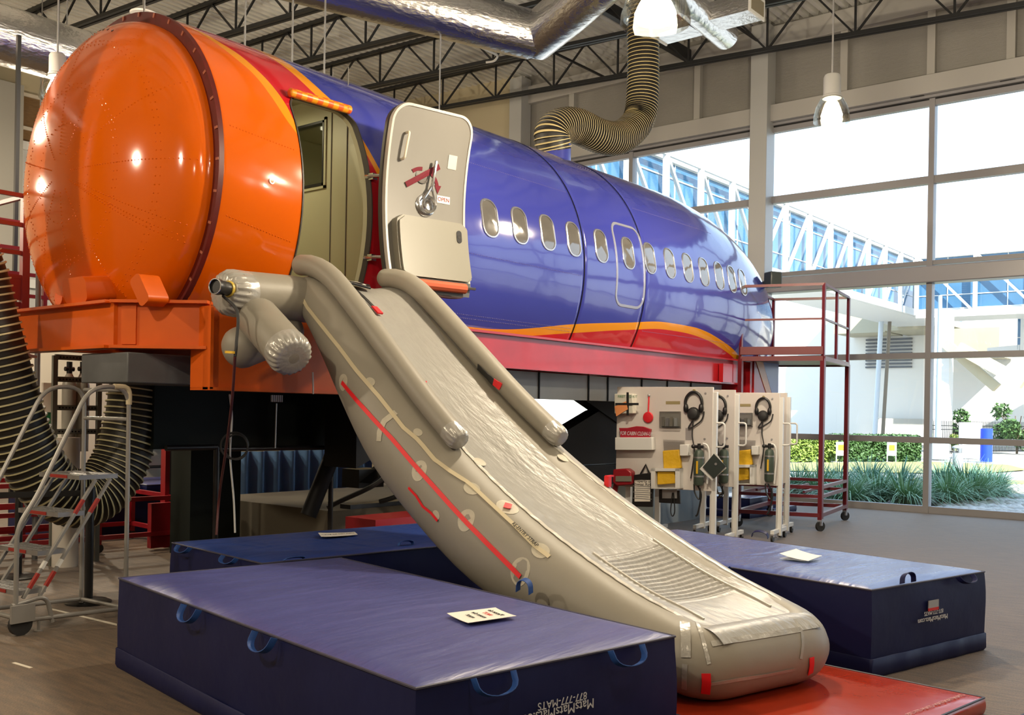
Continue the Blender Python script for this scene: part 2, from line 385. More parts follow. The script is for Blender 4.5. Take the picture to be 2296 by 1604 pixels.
# ---- back wall details seen left of the orange dome
p = at(26, 210, Y=YB); q = at(100, 350, Y=YB)
mb = MB()
x0, x1 = at(26, 210, Y=YB).x, 13.5
z1, z0 = at(60, 215, Y=YB).z, 6.9
xm = at(88, 225, Y=YB).x
for xa in (x0, xm + .05, xm + 1.1, xm + 2.1): mb.box(xa - .06, xa + .06, YB - .1, YB, z0, z1)
for z in (z0, at(60, 290, Y=YB).z, z1): mb.box(x0 - .06, x1, YB - .1, YB, z - .04, z + .04)
struct(mb, 'trim_9', m_cream)
mb = MB(); mb.box(x0, x1, YB - .05, YB - .005, z0, z1); struct(mb, 'window_9', mk('painted_reflection_window', (0.20, 0.12, 0.055), .12, vary=.4, vscale=6, stretch=(1, 1, 8)))  # brown streaks of the reflected ceiling painted into the pane colour
mb = MB(); mb.box(x0 - 1.9, x0 - .08, YB - .8, YB, 0, at(10, 205, Y=YB).z); struct(mb, 'column', mk('grey_column_paint', (.30, .29, .26), .5))
mb = MB(); mb.box(x0 - .1, 15, YB - .12, YB - .06, 2.0, at(100, 345, Y=YB).z); struct(mb, 'door_1', mk('white_panel_door', (.56, .56, .55), .35, vary=.05))
zz = at(90, 640, Y=YB).z
mb = MB(); mb.box(x0 - .1, 15, YB - .3, YB, zz - .12, zz + .08); mb.box(x0 - .1, 15, YB - .2, YB, at(100, 340, Y=YB).z - .1, at(100, 340, Y=YB).z + .1); struct(mb, 'trim_10', m_whitem)
mb = MB(); mb.box(x0 - .4, x0 + 1.6, YB - 1.2, YB - .85, 0, 3.9); struct(mb, 'wall_rear', m_cream)
mb = MB(); mb.bar((at(41, 150, Y=14).x, 14, 0), (at(41, 150, Y=14).x, 14, 6.8), .05); struct(mb, 'trim_11', m_blackp)

# ---- lamps
def lamp(c, label, power=120, vis=True, cord=True, sc=1.0, col=(1, .84, .62)):
    c = V(c); t = empty('pendant_lamp', c, label, 'pendant lamp', 'pendant lamps under the roof')
    mb = MB(); mb.lathe([(.02, .40), (.085, .38), (.10, .35), (.10, .14), (.11, .13), (.11, .10)], c, seg=20); mb.build('lamp_housing', mk('lamp_housing_grey', (.35, .35, .34), .4) if 'lhg' not in G else G['lhg'], t)
    mb = MB(); P_ = [(.10, .12), (.135, .09), (.18, .0), (.205, -.10), (.21, -.18)]
    mb.lathe([(r * sc, z) for r, z in P_] + [(r * sc - .006, z) for r, z in reversed(P_)], c, seg=28, cap=False); mb.build('lamp_shade', m_lampglass, t)
    mb = MB(); mb.lathe([(r_ * sc, z_) for r_, z_ in [(.03, .08), (.07, .05), (.10, -.02), (.125, -.10), (.11, -.16), (.05, -.185)]], c, seg=20); mb.build('lamp_bulb', G['bulb'], t)
    mb = MB(); mb.tube([c + V((0, 0, .38)), V((c.x, c.y, deckz(c.y) + .0))], .012, 8); mb.build('lamp_cord', m_blackp if not cord else m_steel, t)
    L_ = bpy.data.lights.new('lamp_light', 'POINT'); L_.energy = power; L_.color = col; L_.shadow_soft_size = .12
    lo = bpy.data.objects.new('lamp_light', L_); COL.objects.link(lo); lo.parent = t; lo.location = (0, 0, -.30)
    return t
G = {'bulb': emi('glowing_bulb', (1, .88, .66), 30.0), 'lhg': mk('lamp_housing_grey', (.35, .35, .34), .4)}
LP = 560
p = at(1865, 240, Z=5.4); lamp(p, 'pendant lamp with glass shade hanging in front of the big window', LP)
p = at(1470, 5, Z=5.15); lamp(p, 'bright pendant lamp at the top edge beside the vertical corrugated hose', LP, sc=1.4)
p = at(128, 190, Z=5.7); lamp(p, 'glowing pendant lamp half hidden behind the orange dome', LP * .7)
p = at(322, 30, Z=7.6)
mb = MB(); t = empty('pendant_lamp', p, 'small flat white pendant lamp just above the top of the orange dome', 'pendant lamp', 'pendant lamps under the roof')
mb.lathe([(.02, .12), (.06, .1), (.20, .0), (.19, -.02)], p, seg=20); mb.build('lamp_shade', m_whitem, t)
mb = MB(); mb.tube([p + V((0, 0, .1)), V((p.x, p.y, deckz(p.y)))], .02, 8); mb.build('lamp_cord', m_steel, t)
for x, y, lb in ((3.2, .8, 'nearest in front of the photographer'), (-1.2, 4.5, 'left of the photographer'), (7.5, .8, 'over the near end of the blue mats'), (12.0, .5, 'before the window wall on the near side'), (3.0, -4.2, 'behind the photographer'), (8.5, -4.5, 'in the near right part of the hall'), (-2.2, -3, 'in the near left corner'), (2.2, 17.8, 'in the far left corner'), (-1.5, 10, 'by the left wall'), (9, 19, 'far behind the fuselage'), (4.2, 12.6, 'behind the orange dome outside the view')):
    lamp((x, y, 5.6), 'clear glass pendant lamp ' + lb, LP * (.30 if y < 2 else 1.1))
# ================================================================== AIRCRAFT MOCK-UP
YC = 8.71
NX0, NX1 = 13.0, 17.6
def prof_(X):
    k = min(max((X - 4.9) / 3.0, 0), 1); k = 1 - (1 - k) ** 2
    R = 1.55 + .31 * k; zc = 3.79 - .34 * k
    n = min(max((X - NX0) / (NX1 - NX0), 0), 1)
    return R * max(1 - n ** 2.4, 1e-5) ** (1 / 1.8), zc - .5 * n * n
def skinp(X, a, off=0.0):
    "a in degrees: 0 = side facing camera, 90 = top"
    R, zc = prof_(X); R += off; a = math.radians(a)
    return V((X, YC - R * math.cos(a), zc + R * math.sin(a)))
def skin_at(X, z, off=0.0):
    R, zc = prof_(X); R += off; s_ = max(-1, min(1, (z - zc) / R)); return V((X, YC - R * math.sqrt(1 - s_ * s_), z))
air = empty('aircraft_cabin_trainer', (9.7, YC, 2.0), 'orange, red and blue aircraft fuselage mock-up with an open side door, on steel beams', 'aircraft mock-up')
def livery():
    m, t, b = nodes('orange_red_blue_livery_paint'); L = t.links
    def N(tp, **k):
        n = t.nodes.new(tp)
        for a_, v_ in k.items(): setattr(n, a_, v_)
        return n
    def attr(nm):
        n = N('ShaderNodeAttribute', attribute_name=nm); return n.outputs['Fac']
    def math_(op, a_, b_=None):
        n = N('ShaderNodeMath', operation=op)
        for i, q_ in enumerate((a_, b_)):
            if q_ is None: continue
            if isinstance(q_, (int, float)): n.inputs[i].default_value = q_
            else: L.new(q_, n.inputs[i])
        return n.outputs[0]
    def curve(inp, pts):
        n = N('ShaderNodeFloatCurve'); c = n.mapping.curves[0]; pts = sorted(pts)
        while len(c.points) < len(pts): c.points.new(.5, .5)
        for p_, (x_, y_) in zip(c.points, pts): p_.location = (x_, y_); p_.handle_type = 'AUTO_CLAMPED'
        n.mapping.update(); L.new(inp, n.inputs['Value']); return n.outputs[0]
    phi = attr('phi'); sx = attr('sx')
    p = math_('DIVIDE', math_('ADD', phi, 90), 180)
    u = math_('DIVIDE', math_('SUBTRACT', sx, 5), 13)
    U = lambda l: [((x - 5) / 13, (f + 90) / 180) for x, f in l]
    yb = curve(u, U([(5, 90), (5.7, 90), (6.06, 52), (6.16, 42), (6.3, 34.4), (6.45, 22), (6.57, 13.8), (6.9, -3), (7.22, -17.8), (7.42, -22), (7.62, -24.9), (7.93, -26.7), (8.5, -26.2), (9.78, -20.9), (10.8, -17.7), (11.9, -14.9), (12.66, -15.2), (13.56, -19.2), (14.16, -23.1), (15, -31), (16, -42), (18, -70)]))
    ry = curve(u, U([(5, 90), (5.45, 90), (5.74, 65), (5.92, 48.3), (6.02, 39.5), (6.16, 33), (6.35, 23.5), (6.48, 15), (6.8, -3), (7.08, -17), (7.35, -24), (7.573, -27), (7.89, -28.9), (8.555, -28.6), (9.84, -24.2), (10.86, -20.6), (11.94, -18), (12.7, -18.7), (13.66, -23), (14.27, -27.2), (15, -36), (16, -48), (18, -78)]))
    X1 = lambda l: [((f + 90) / 180, (x - 4.5) / 2.5) for f, x in l]
    q = math_('DIVIDE', math_('SUBTRACT', sx, 4.5), 2.5)
    xo = curve(p, X1([(90, 4.62), (70, 4.88), (52, 5.148), (44, 5.27), (37, 5.395), (29, 5.485), (22, 5.57), (18, 5.65), (0, 5.95), (-20, 6.25), (-50, 6.6), (-90, 6.9)]))
    xi = curve(p, X1([(90, 4.80), (70, 5.02), (53, 5.24), (47, 5.37), (41, 5.46), (36, 5.53), (28, 5.615), (22, 5.66), (0, 6.0), (-20, 6.3), (-50, 6.65), (-90, 6.95)]))
    def mixc(f, a_, c_):
        n = N('ShaderNodeMix', data_type='RGBA'); L.new(f, n.inputs[0])
        for i, q_ in ((6, a_), (7, c_)):
            if isinstance(q_, tuple): n.inputs[i].default_value = (*q_, 1)
            else: L.new(q_, n.inputs[i])
        return n.outputs[2]
    c = mixc(math_('GREATER_THAN', q, xo), ORANGE, YEL)
    c = mixc(math_('GREATER_THAN', q, xi), c, RED)
    c = mixc(math_('GREATER_THAN', p, ry), c, YEL)
    c = mixc(math_('GREATER_THAN', p, yb), c, BLUE)
    L.new(c, b.inputs['Base Color'])
    b.inputs['Roughness'].default_value = .13; b.inputs['Coat Weight'].default_value = .35; b.inputs['Coat Roughness'].default_value = .03
    tc = N('ShaderNodeTexCoord'); nz = N('ShaderNodeTexNoise'); nz.inputs['Scale'].default_value = 1.6; nz.inputs['Detail'].default_value = 2
    L.new(tc.outputs['Object'], nz.inputs['Vector']); bp = N('ShaderNodeBump'); bp.inputs['Strength'].default_value = .09; bp.inputs['Distance'].default_value = .12
    L.new(nz.outputs[0], bp.inputs['Height']); L.new(bp.outputs[0], b.inputs['Normal']); L.new(bp.outputs[0], b.inputs['Coat Normal'])
    return m
m_livery = livery()
def skin(name, x0, x1, n, cut=None, na=160, inner=0.0, mat=None, a0=0, a1=360):
    mb = MB(); R = []
    xs = [x0] + [x0 + .012 + (x1 - x0 - .024) * i / n for i in range(n + 1)] + [x1]
    for i, X in enumerate(xs):
        off = -.012 if i in (0, len(xs) - 1) else 0
        R_, zc_ = prof_(X); am = math.degrees(math.asin(max(-1, min(1, (2.24 - zc_) / max(R_, .01))))) if zc_ - R_ < 2.24 else -90
        R.append([skinp(X, am + (180 - 2 * am) * j / na, off - inner) for j in range(na + 1)])
    if inner or cut:    # wall thickness
        pass
    mb.rings(R, False, False, False)
    o = mb.build(name, mat or m_livery, air, smooth=60)
    if cut:
        sd = o.modifiers.new('thick', 'SOLIDIFY'); sd.thickness = .05; sd.offset = -1
        cu = bpy.data.objects.new('cut', cut); COL.objects.link(cu); cu.location = o.matrix_world.translation * 0
        bo = o.modifiers.new('cut', 'BOOLEAN'); bo.object = cu; bo.solver = 'EXACT'
        cu.location = (0, 0, 0); bpy.context.view_layer.update()
        dg = bpy.context.evaluated_depsgraph_get(); me = bpy.data.meshes.new_from_object(o.evaluated_get(dg))
        o.modifiers.clear(); o.data = me; bpy.data.objects.remove(cu)
        me.polygons.foreach_set('use_smooth', [True] * len(me.polygons)); me.set_sharp_from_angle(angle=math.radians(50))
    me = o.data; w = V(o['wo'])
    if mat is None:
        ph = []; sxx = []
        for v in me.vertices:
            q = v.co + w; R_, zc = prof_(q.x); ph.append(math.degrees(math.atan2(q.z - zc, abs(YC - q.y)))); sxx.append(q.x)
        for nm, dat in (('phi', ph), ('sx', sxx)):
            at_ = me.attributes.new(nm, 'FLOAT', 'POINT'); at_.data.foreach_set('value', dat)
    return o
# door opening outline (X, z), rounded corners
DX0, DX1, DZ0, DZ1 = 5.655, 6.405, 2.62, 4.56
def rrect(x0, x1, z0, z1, r, n=6):
    out = []
    for cx, cz, a in ((x1 - r, z1 - r, 0), (x0 + r, z1 - r, 90), (x0 + r, z0 + r, 180), (x1 - r, z0 + r, 270)):
        for k in range(n + 1):
            b_ = math.radians(a + 90 * k / n); out.append((cx + r * math.cos(b_), cz + r * math.sin(b_)))
    if z1 - z0 > .5 and r > .03:      # follow the curved skin along the long vertical edges
        o2 = []
        for (xa, za), (xb, zb2) in zip(out, out[1:] + out[:1]):
            o2.append((xa, za))
            if abs(zb2 - za) > .2: o2 += [(xa + (xb - xa) * k / 12, za + (zb2 - za) * k / 12) for k in range(1, 12)]
        out = o2
    return out
dout = rrect(DX0, DX1, DZ0, DZ1, .15)
cm = MB(); cm.prism([(x, YC - 2.4, z) for x, z in dout], (0, 2.0, 0))
cme = bpy.data.meshes.new('cut'); cme.from_pydata([tuple(p) for p in cm.v], [], cm.f)
_b = bmesh.new(); _b.from_mesh(cme); bmesh.ops.recalc_face_normals(_b, faces=_b.faces); _b.to_mesh(cme); _b.free()
skin('aft_skin', 4.9, 9.775, 110, cut=cme)
skin('centre_skin', 9.785, 11.165, 24)
skin('nose_skin', 11.175, 17.598, 90)
for X in (9.78, 11.17):
    R_, zc_ = prof_(X); a0_ = math.degrees(math.asin(max(-1, (2.26 - zc_) / R_))); mb = MB(); mb.tube([skinp(X, a0_ + (180 - 2 * a0_) * j / 90, -.002) for j in range(91)], .0065, 6); mb.build('skin_seam', m_black, air)
# door frame lining
mb = MB(); R = []
for d_in, dy in ((0, -.010), (.012, -.010), (.014, .02), (.016, .05)):
    dd = rrect(DX0 + d_in, DX1 - d_in, DZ0 + d_in, DZ1 - d_in, .15 - d_in * .5)
    R.append([skin_at(x, z) + V((0, dy, 0)) for x, z in dd])
mb.rings(R, True, False, False); mb.build('door_seal_frame', m_dkrubber, air)
mb = MB(); R = []
for d_in, dy in ((.010, .045), (.014, .045), (.02, .10)):
    dd = rrect(DX0 + d_in, DX1 - d_in, DZ0 + d_in, DZ1 - d_in, .15 - d_in * .5); R.append([skin_at(x, z) + V((0, dy, 0)) for x, z in dd])
mb.rings(R, True, False, False); mb.build('door_frame', m_cabin, air)
# striped pad above the door
def checker():
    m, t, b = nodes('red_yellow_checked_pad'); tc = t.nodes.new('ShaderNodeTexCoord'); ck = t.nodes.new('ShaderNodeTexChecker')
    ck.inputs['Scale'].default_value = 17; ck.inputs['Color1'].default_value = (*YEL, 1); ck.inputs['Color2'].default_value = (.62, .09, .01, 1)
    t.links.new(tc.outputs['Object'], ck.inputs[0]); t.links.new(ck.outputs[0], b.inputs['Base Color']); b.inputs['Roughness'].default_value = .35; return m
mb = MB(); mb.tube([skin_at(x, DZ1 + .0, .05) + V((0, 0, .0)) for x in (DX0 + .02, DX0 + .25, DX0 + .5, DX1 - .07)], .042, 14, rnd=.5); mb.build('door_head_pad', checker(), air)
# cabin inside
mb = MB()
wx = 6.78
py0 = lambda px, py: at(px, py, X=wx)
yw0, yw1 = py0(728, 350).y, py0(655, 350).y + .25
zw1, zw0 = py0(728, 270).z, py0(728, 416).z
def hullwall(mb, x, th, gap=None, fl=2.5):
    R_, zc = prof_(x); R_ -= .06; ys = [YC - R_ + .02 + (2 * R_ - .04) * i / 36 for i in range(37)]
    if gap: ys = sorted(ys + [gap[0], gap[1]])
    for a_, b_ in zip(ys, ys[1:]):
        if b_ - a_ < 1e-4: continue
        ha = [math.sqrt(max(R_ * R_ - (y - YC) ** 2, 0)) for y in (a_, b_)]
        segs = [None]
        if gap and a_ >= gap[0] - 1e-6 and b_ <= gap[1] + 1e-6: segs = [(None, gap[2]), (gap[3], None)]
        for sg in segs:
            lo = [max(fl, zc - h) for h in ha]; hi = [zc + h for h in ha]
            if sg and sg[1] is not None and sg[0] is None: hi = [sg[1]] * 2
            if sg and sg[0] is not None: lo = [sg[0]] * 2
            if hi[0] <= lo[0] and hi[1] <= lo[1]: continue
            mb.prism([(x, a_, lo[0]), (x, b_, lo[1]), (x, b_, hi[1]), (x, a_, hi[0])], (th, 0, 0))
hullwall(mb, wx, .05, (yw0, yw1, zw0, zw1))
mb.build('cabin_partition', m_cabin, air)
mb = MB()
for a_, b_ in (((yw0 - .03, yw0), (zw0 - .03, zw1 + .03)), ((yw1, yw1 + .03), (zw0 - .03, zw1 + .03)), ((yw0 - .03, yw1), (zw1, zw1 + .03)), ((yw0 - .03, yw1), (zw0 - .03, zw0))):
    mb.box(wx - .015, wx + .06, a_[0], a_[1], b_[0], b_[1])
wf = mb.build('partition_window_frame', m_cabin, air)
mb = MB()
for a_, b_ in (((yw0, yw0 + .02), (zw0, zw1)), ((yw1 - .02, yw1), (zw0, zw1)), ((yw0, yw1), (zw1 - .025, zw1)), ((yw0, yw1), (zw0, zw0 + .03))):
    mb.box(wx - .02, wx + .04, a_[0], a_[1], b_[0], b_[1])
mb.build('window_gasket', m_blackp, wf)
mb = MB(); mb.box(wx + .02, wx + .026, yw0, yw1, zw0, zw1); mb.build('window_pane', m_glass, wf)
mb = MB(); mb.cyl((wx - .004, py0(741, 500).y, 2.4), (wx - .004, py0(741, 500).y, 5.2), .006, 6); mb.cyl((wx - .004, py0(776, 500).y, 2.4), (wx - .004, py0(776, 500).y, 5.2), .006, 6); mb.build('partition_seam', m_grayd, air)
mb = MB(); mb.box(5.0, 9.4, 7.2, 10.2, 2.45, 2.56); mb.build('cabin_floor', m_dgray, air)
mb = MB(); mb.box(5.0, 9.3, 7.85, 9.57, 4.96, 5.0); mb.build('cabin_ceiling_panel', m_cabin, air)
for x in (5.0, 9.3):
    mb = MB(); hullwall(mb, x, .04); mb.build('cabin_end_wall', m_cabin, air)
mb = MB(); mb.rings([[V((X, YC + (prof_(X)[0] - .08) * math.cos(math.radians(a)), prof_(X)[1] + (prof_(X)[0] - .08) * math.sin(math.radians(a)))) for a in range(-40, 96, 6)] for X in (5.04, 6, 7, 8, 9.28)], False, False, False); mb.build('cabin_side_lining', m_cabin, air)
mb = MB(); mb.rings([[V((X, YC - (prof_(X)[0] - .08) * math.cos(math.radians(a)), prof_(X)[1] + (prof_(X)[0] - .08) * math.sin(math.radians(a)))) for a in range(-40, 96, 6)] for X in (6.83, 7.5, 8, 9.28)], False, False, False); mb.build('cabin_side_lining', m_cabin, air)
mb = MB(); mb.box(7.6, 7.9, 8.0, 8.9, 4.90, 4.97); cl = mb.build('cabin_light', emi('cabin_light_glow', (1, .9, .6), 3.0), air)
mb = MB(); mb.box(7.4, 8.6, 7.6, 9.6, 2.6, 3.5); mb.build('cabin_seat_block', m_blackp, air)
for lx, ly, pw in ((7.7, 8.4, 14), (5.9, 8.6, 16)):
    L_ = bpy.data.lights.new('cabin_lamp', 'AREA'); L_.energy = pw; L_.size = .5; L_.color = (1, .88, .55); lo = bpy.data.objects.new('cabin_lamp', L_); COL.objects.link(lo); lo.location = (lx, ly, 4.85)
mb = MB(); mb.box(5.6, 6.2, 8.2, 8.9, 4.9, 4.97); mb.build('cabin_light', G.setdefault('cl', bpy.data.materials['cabin_light_glow']), air)
# ---- rear dome
DXR, DR, DD, DZ = 4.87, 1.475, .56, 3.79
def domep(r, a):       # r 0..1 , a degrees
    a = math.radians(a); d = DD * max(0, 1 - r * r) ** .5
    return V((DXR - d, YC - DR * r * math.cos(a), DZ - .02 + DR * r * math.sin(a)))
mb = MB(); R = []
for i in range(40):
    r = math.sin(math.pi / 2 * (1 - i / 40.0)); R.append([domep(r, 360 * j / 96) for j in range(96)])
dome = None
mb.rings([[p + V((.09, 0, 0)) for p in R[0]]] + R, True, False, True); dome = mb.build('rear_dome', m_orange, air, smooth=60)
# flange of the dome joint, drilled
mb = MB()
def ringp(r, x): return [V((x, YC - r * math.cos(2 * math.pi * j / 96), 3.79 + r * math.sin(2 * math.pi * j / 96))) for j in range(96)]
mb.rings([ringp(1.44, 4.885), ringp(1.555, 4.885), ringp(1.56, 4.93), ringp(1.44, 4.93)], True, False, False)
fl = mb.build('joint_flange', m_darkring, air)
m_clip = mk('worn_flange_clip', (.34, .10, .05), .5)
for j in range(0, 36):
    a = 2 * math.pi * j / 36; c = V((4.882, YC - 1.53 * math.cos(a), 3.79 + 1.53 * math.sin(a))); mb = MB(); mb.obox(c, (.004, 0, 0), (0, .011 * math.sin(a), .011 * math.cos(a)), (0, -.02 * math.cos(a), .02 * math.sin(a))); mb.build('flange_clip', m_clip, fl)
# rivets on the dome and skin
mb = MB()
def rivet(c, nrm, r=.008):
    nrm = V(nrm).normalized(); u = nrm.orthogonal().normalized(); w = nrm.cross(u)
    mb.add([c + nrm * r * .9] + [c + (u * math.cos(k * 1.0472) + w * math.sin(k * 1.0472)) * r for k in range(6)], [(0, k + 1, (k + 1) % 6 + 1) for k in range(6)])
cdome = V((DXR + .9, YC, DZ))
def dr(r, a): c = domep(r, a); rivet(c, c - cdome)
for rr_ in (.30, .52, .545, .80, .825):
    n = int(rr_ * 130)
    for k in range(n): dr(rr_, 360 * k / n)
for a in (0, 28, 60, 95, 130, 165, 200, 235, 270, 300, 332, -22, -26):
    r = .12 if a not in (-22, -26) else .2
    while r < .985: dr(r, a); r += .022
mb.build('rivets', m_orange, dome, smooth=30)['kind'] = 'stuff'
dome.children[0]['kind'] = 'stuff'
mb = MB()
for X0_, X1_, ph in ((5.0, 5.6, -16), (5.0, 5.6, 12)):
    x = X0_
    while x < X1_: q = skinp(x, ph); rivet(q, q - V((x, YC, 3.7))); x += .028
mb.build('rivets', m_orange, air, smooth=30)['kind'] = 'stuff'
mb = MB()
for ph, xa, xb in ((-24, 7.3, 9.7), (-22.8, 7.3, 9.7), (-3, 7.5, 9.7), (30, 7.6, 9.7), (-20, 11.3, 14), (33, 11.3, 13.5)):
    x = xa
    while x < xb: q = skinp(x, ph); rivet(q, q - V((x, YC, 3.5)), .006); x += .03
rv = mb.build('rivets', mk('paint_covered_rivets', (.12, .10, .25), .3), air, smooth=30); rv['kind'] = 'stuff'
# peep hole, small holes
mb = MB(); q = skinp(5.36, -.5, .0); mb.lathe([(.028, -.004), (.028, .006), (.016, .006), (.016, -.01)], q, (0, -1, 0), 16); mb.build('drain_port', m_chrome, air)
mb = MB()
for px, py in ((282, 0), ): pass
for r, a in ((.90, 78), (.915, 83), (.93, 88), (.95, 93), (.88, -62), (.88, -66), (.9, 186)):
    c = domep(r, a); nn = (c - cdome).normalized(); mb.lathe([(.014, -.01), (.014, .0025)], c, nn, 10)
mb.build('bolt_hole', m_blackp, dome)
# brackets under the dome
def bracket(c, ax, w, h, L):
    c = V(c); ax = V(ax).normalized(); sd = ax.cross(V((0, 0, 1))).normalized(); u2 = sd.cross(ax)
    m_ = MB(); pts = [c + sd * x + u2 * z for x, z in rrect(-w, w, -h, h, min(w, h) * .6, 4)]; m_.prism(pts, ax * L); return m_
bracket((4.28, 8.36, 2.70), (1, 0, .15), .20, .11, .5).build('support_bracket', m_orange2, air)
p = at(323, 645, X=4.32); bracket(p, (1, .1, .12), .065, .13, .2).build('support_bracket', m_orange2, air).rotation_euler = (-.55, 0, 0)
p = at(131, 668, X=4.5); m_ = MB(); m_.cyl(p, p + V((.5, 0, 0)), .07, 20); m_.build('support_tube', m_orange2, air)
# ---- cabin windows
wins = [8.05, 8.56, 9.07, 9.58, 10.16, 10.78, 11.31, 11.83, 12.33, 12.80, 13.27, 13.70, 14.12]
for i, X in enumerate(wins):
    w, h, zc_ = .115, .19, 3.775
    if i == 5: zc_ = 3.77
    mb = MB(); R = []
    for e, of in ((.024, .0), (.020, .010), (.004, .012), (.0, .002)):
        R.append([skin_at(X + x, zc_ + z, of) for x, z in rrect(-w - e, w + e, -h - e, h + e, .10 + e, 5)])
    mb.rings(R, True, False, False); f = mb.build('cabin_window', m_winframe, air)
    mb = MB(); O = rrect(-w, w, -h, h, .10, 5)
    mb.rings([[skin_at(X + x, zc_ + z, .003) for x, z in O], [skin_at(X + x * .5, zc_ + z * .5, .004) for x, z in O], [skin_at(X + x * .02, zc_ + z * .02, .004) for x, z in O]], True, False, True)
    mb.build('window_pane', m_winpane, f)
# overwing hatch outline
mb = MB(); R = []
for e, of in ((.03, -.002), (.025, .007), (-.005, .007), (-.01, -.002)):
    R.append([skin_at(x, z, of) for x, z in rrect(10.50 - e, 11.13 + e, 3.10 - e, 4.13 + e, .14 + e, 6)])
mb.rings(R, True, False, False); mb.build('hatch_outline', mk('bare_grey_hatch_line', (.28, .29, .36), .3, metal=.3), air)
# blue air duct collar on the roof, side mirror-like box on the nose
ct = at(1243, 330, Y=8.6); ct = V((ct.x, 8.6, 5.25))
mb = MB(); mb.tube([ct, ct + V((0, 0, .32))], .24, 24, cap=True); mb.build('roof_duct_collar', mk('blue_collar_paint', BLUE, .3), air)
c = at(1733, 628, X=15.6); mb = MB(); mb.obox(c, (.09, -.06, 0), (.05, .09, 0), (0, 0, .13)); mb.bar(c, c + V((.1, .5, -.1)), .06); mb.build('nose_camera_box', mk('dark_grey_box', (.05, .06, .06), .35), air, bevel=.02)
# ---- steel base
def ibeam(mbx, p, q, h, w, t_=.025):
    p, q = V(p), V(q); d = (q - p).normalized(); s_ = d.cross(V((0, 0, 1))).normalized()
    mbx.bar(p + V((0, 0, h / 2 - t_ / 2)), q + V((0, 0, h / 2 - t_ / 2)), w, t_); mbx.bar(p - V((0, 0, h / 2 - t_ / 2)), q - V((0, 0, h / 2 - t_ / 2)), w, t_)
    mbx.obox((p + q) / 2, (q - p) / 2, s_ * .01, (0, 0, h / 2))
zb_, hb = 2.385, .40
A0, A1 = V((4.32, 7.78, zb_)), V((4.32, 9.64, zb_))
mb = MB(); ibeam(mb, A0, A1, hb, .16); ibeam(mb, A0 + V((0, 0, 0)), V((4.80, 7.12, zb_)), hb, .16); ibeam(mb, A1, V((4.8, 10.3, zb_)), hb, .16)
mb.box(4.30, 4.335, 7.74, 7.80, zb_ - hb / 2, zb_ + hb / 2); ibeam(mb, (4.35, 8.7, zb_), (6, 8.7, zb_), hb, .16)
mb.obox(A0 + V((.075, -.12, 0)), (.035, -.05, 0), (.012, .008, 0), (0, 0, hb / 2 - .035))
mb.build('rear_base_frame', m_orange2, air, flat=True)
mb = MB(); mb.box(4.74, 6.75, 7.05, 7.12, 1.855, 2.535); mb.box(4.74, 4.77, 7.02, 7.3, 1.86, 2.54); mb.box(4.74, 6.75, 7.02, 7.3, 1.85, 1.875); mb.build('side_base_plate', m_orange2, air, flat=True)
mb = MB(); mb.box(4.32, 5.6, 7.55, 8.3, 1.90, 2.15); mb.build('grey_cross_member', m_dgray, air, bevel=.01)
mb = MB()
for ys in (7.06, 10.36):
    ibeam(mb, (6.6, ys, 2.395), (14.3, ys, 2.395), .39, .13)
for x in (6.7, 8.5, 10.5, 12.5, 14.2): mb.box(x - .08, x + .08, 7.1, 10.3, 2.2, 2.5)
mb.box(13.6, 13.9, 6.96, 7.03, 2.22, 2.50)
mb.build('red_side_beam', m_redbeam, air, flat=True)
mb = MB(); mb.box(7.4, 14.3, 7.34, 7.5, 1.88, 2.2); mb.build('pale_cross_beam', m_lgray, air, flat=True)
mb = MB()
for x in (8.6, 9.55, 10.6, 11.05, 11.9, 12.6, 13.3): mb.box(x - .012, x + .012, 7.325, 7.345, 1.88, 2.2)
mb.build('beam_joint', m_black, air, flat=True)
# striped panel at the far end
mb = MB(); mb.box(14.6, 14.75, 7.0, 9.6, 1.95, 2.62); mb.box(14.7, 15.6, 6.98, 7.06, 1.5, 2.62); mb.build('end_support_panel', m_redbeam, air)
mb = MB(); mb.prism([(14.72, 6.972, 2.62), (14.98, 6.972, 2.62), (15.58, 6.972, 1.75), (15.58, 6.972, 1.55)], (0, .004, 0)); s1 = mb.build('yellow_stripe', mk('yellow_paint', YEL, .3), air)
mb = MB(); mb.prism([(14.98, 6.972, 2.62), (15.6, 6.972, 2.62), (15.6, 6.972, 1.75)], (0, .004, 0)); mb.build('blue_stripe_panel', mk('blue_paint', BLUE, .25), air)
# ---- motion base underneath (dark)
mb = MB()
mb.box(6.52, 7.2, 10.0, 10.4, .0, 1.9); mb.box(5.2, 8.8, 8.6, 8.8, 1.3, 2.2)
mb.build('rear_pedestal', m_dkgreen, air, flat=True)
mb = MB(); mb.prism([(7.0, 7.75, 2.1), (8.3, 7.75, 2.1), (7.6, 7.75, 1.35), (7.0, 7.75, 1.1)], (0, .5, 0)); mb.prism([(8.0, 8.6, .85), (11.9, 8.6, .85), (11.2, 8.6, 1.25), (10.2, 8.6, 2.0), (9.2, 8.6, 1.5)], (0, .3, 0)); mb.build('tilt_frame', m_black, air, flat=True)
mb = MB(); mb.prism([(10.3, 7.9, 1.25), (11.7, 7.9, 1.75), (12.6, 7.9, 1.95), (12.9, 7.9, 1.0), (10.2, 7.9, 1.0)], (0, .25, 0)); mb.box(8.8, 12.9, 7.9, 8.15, .70, .98); mb.prism([(11.3, 7.88, 1.9), (12.9, 7.88, 1.9), (12.9, 7.88, 1.3), (12.1, 7.88, 1.6)], (0, .2, 0)); mb.build('scissor_frame', m_black, air, flat=True)
mb = MB(); mb.box(7.5, 12.3, 8.7, 11.2, 0, .55); mb.build('concrete_plinth', mk('brown_concrete', (.10, .085, .06), .8, vary=.3, vscale=1.5), air)
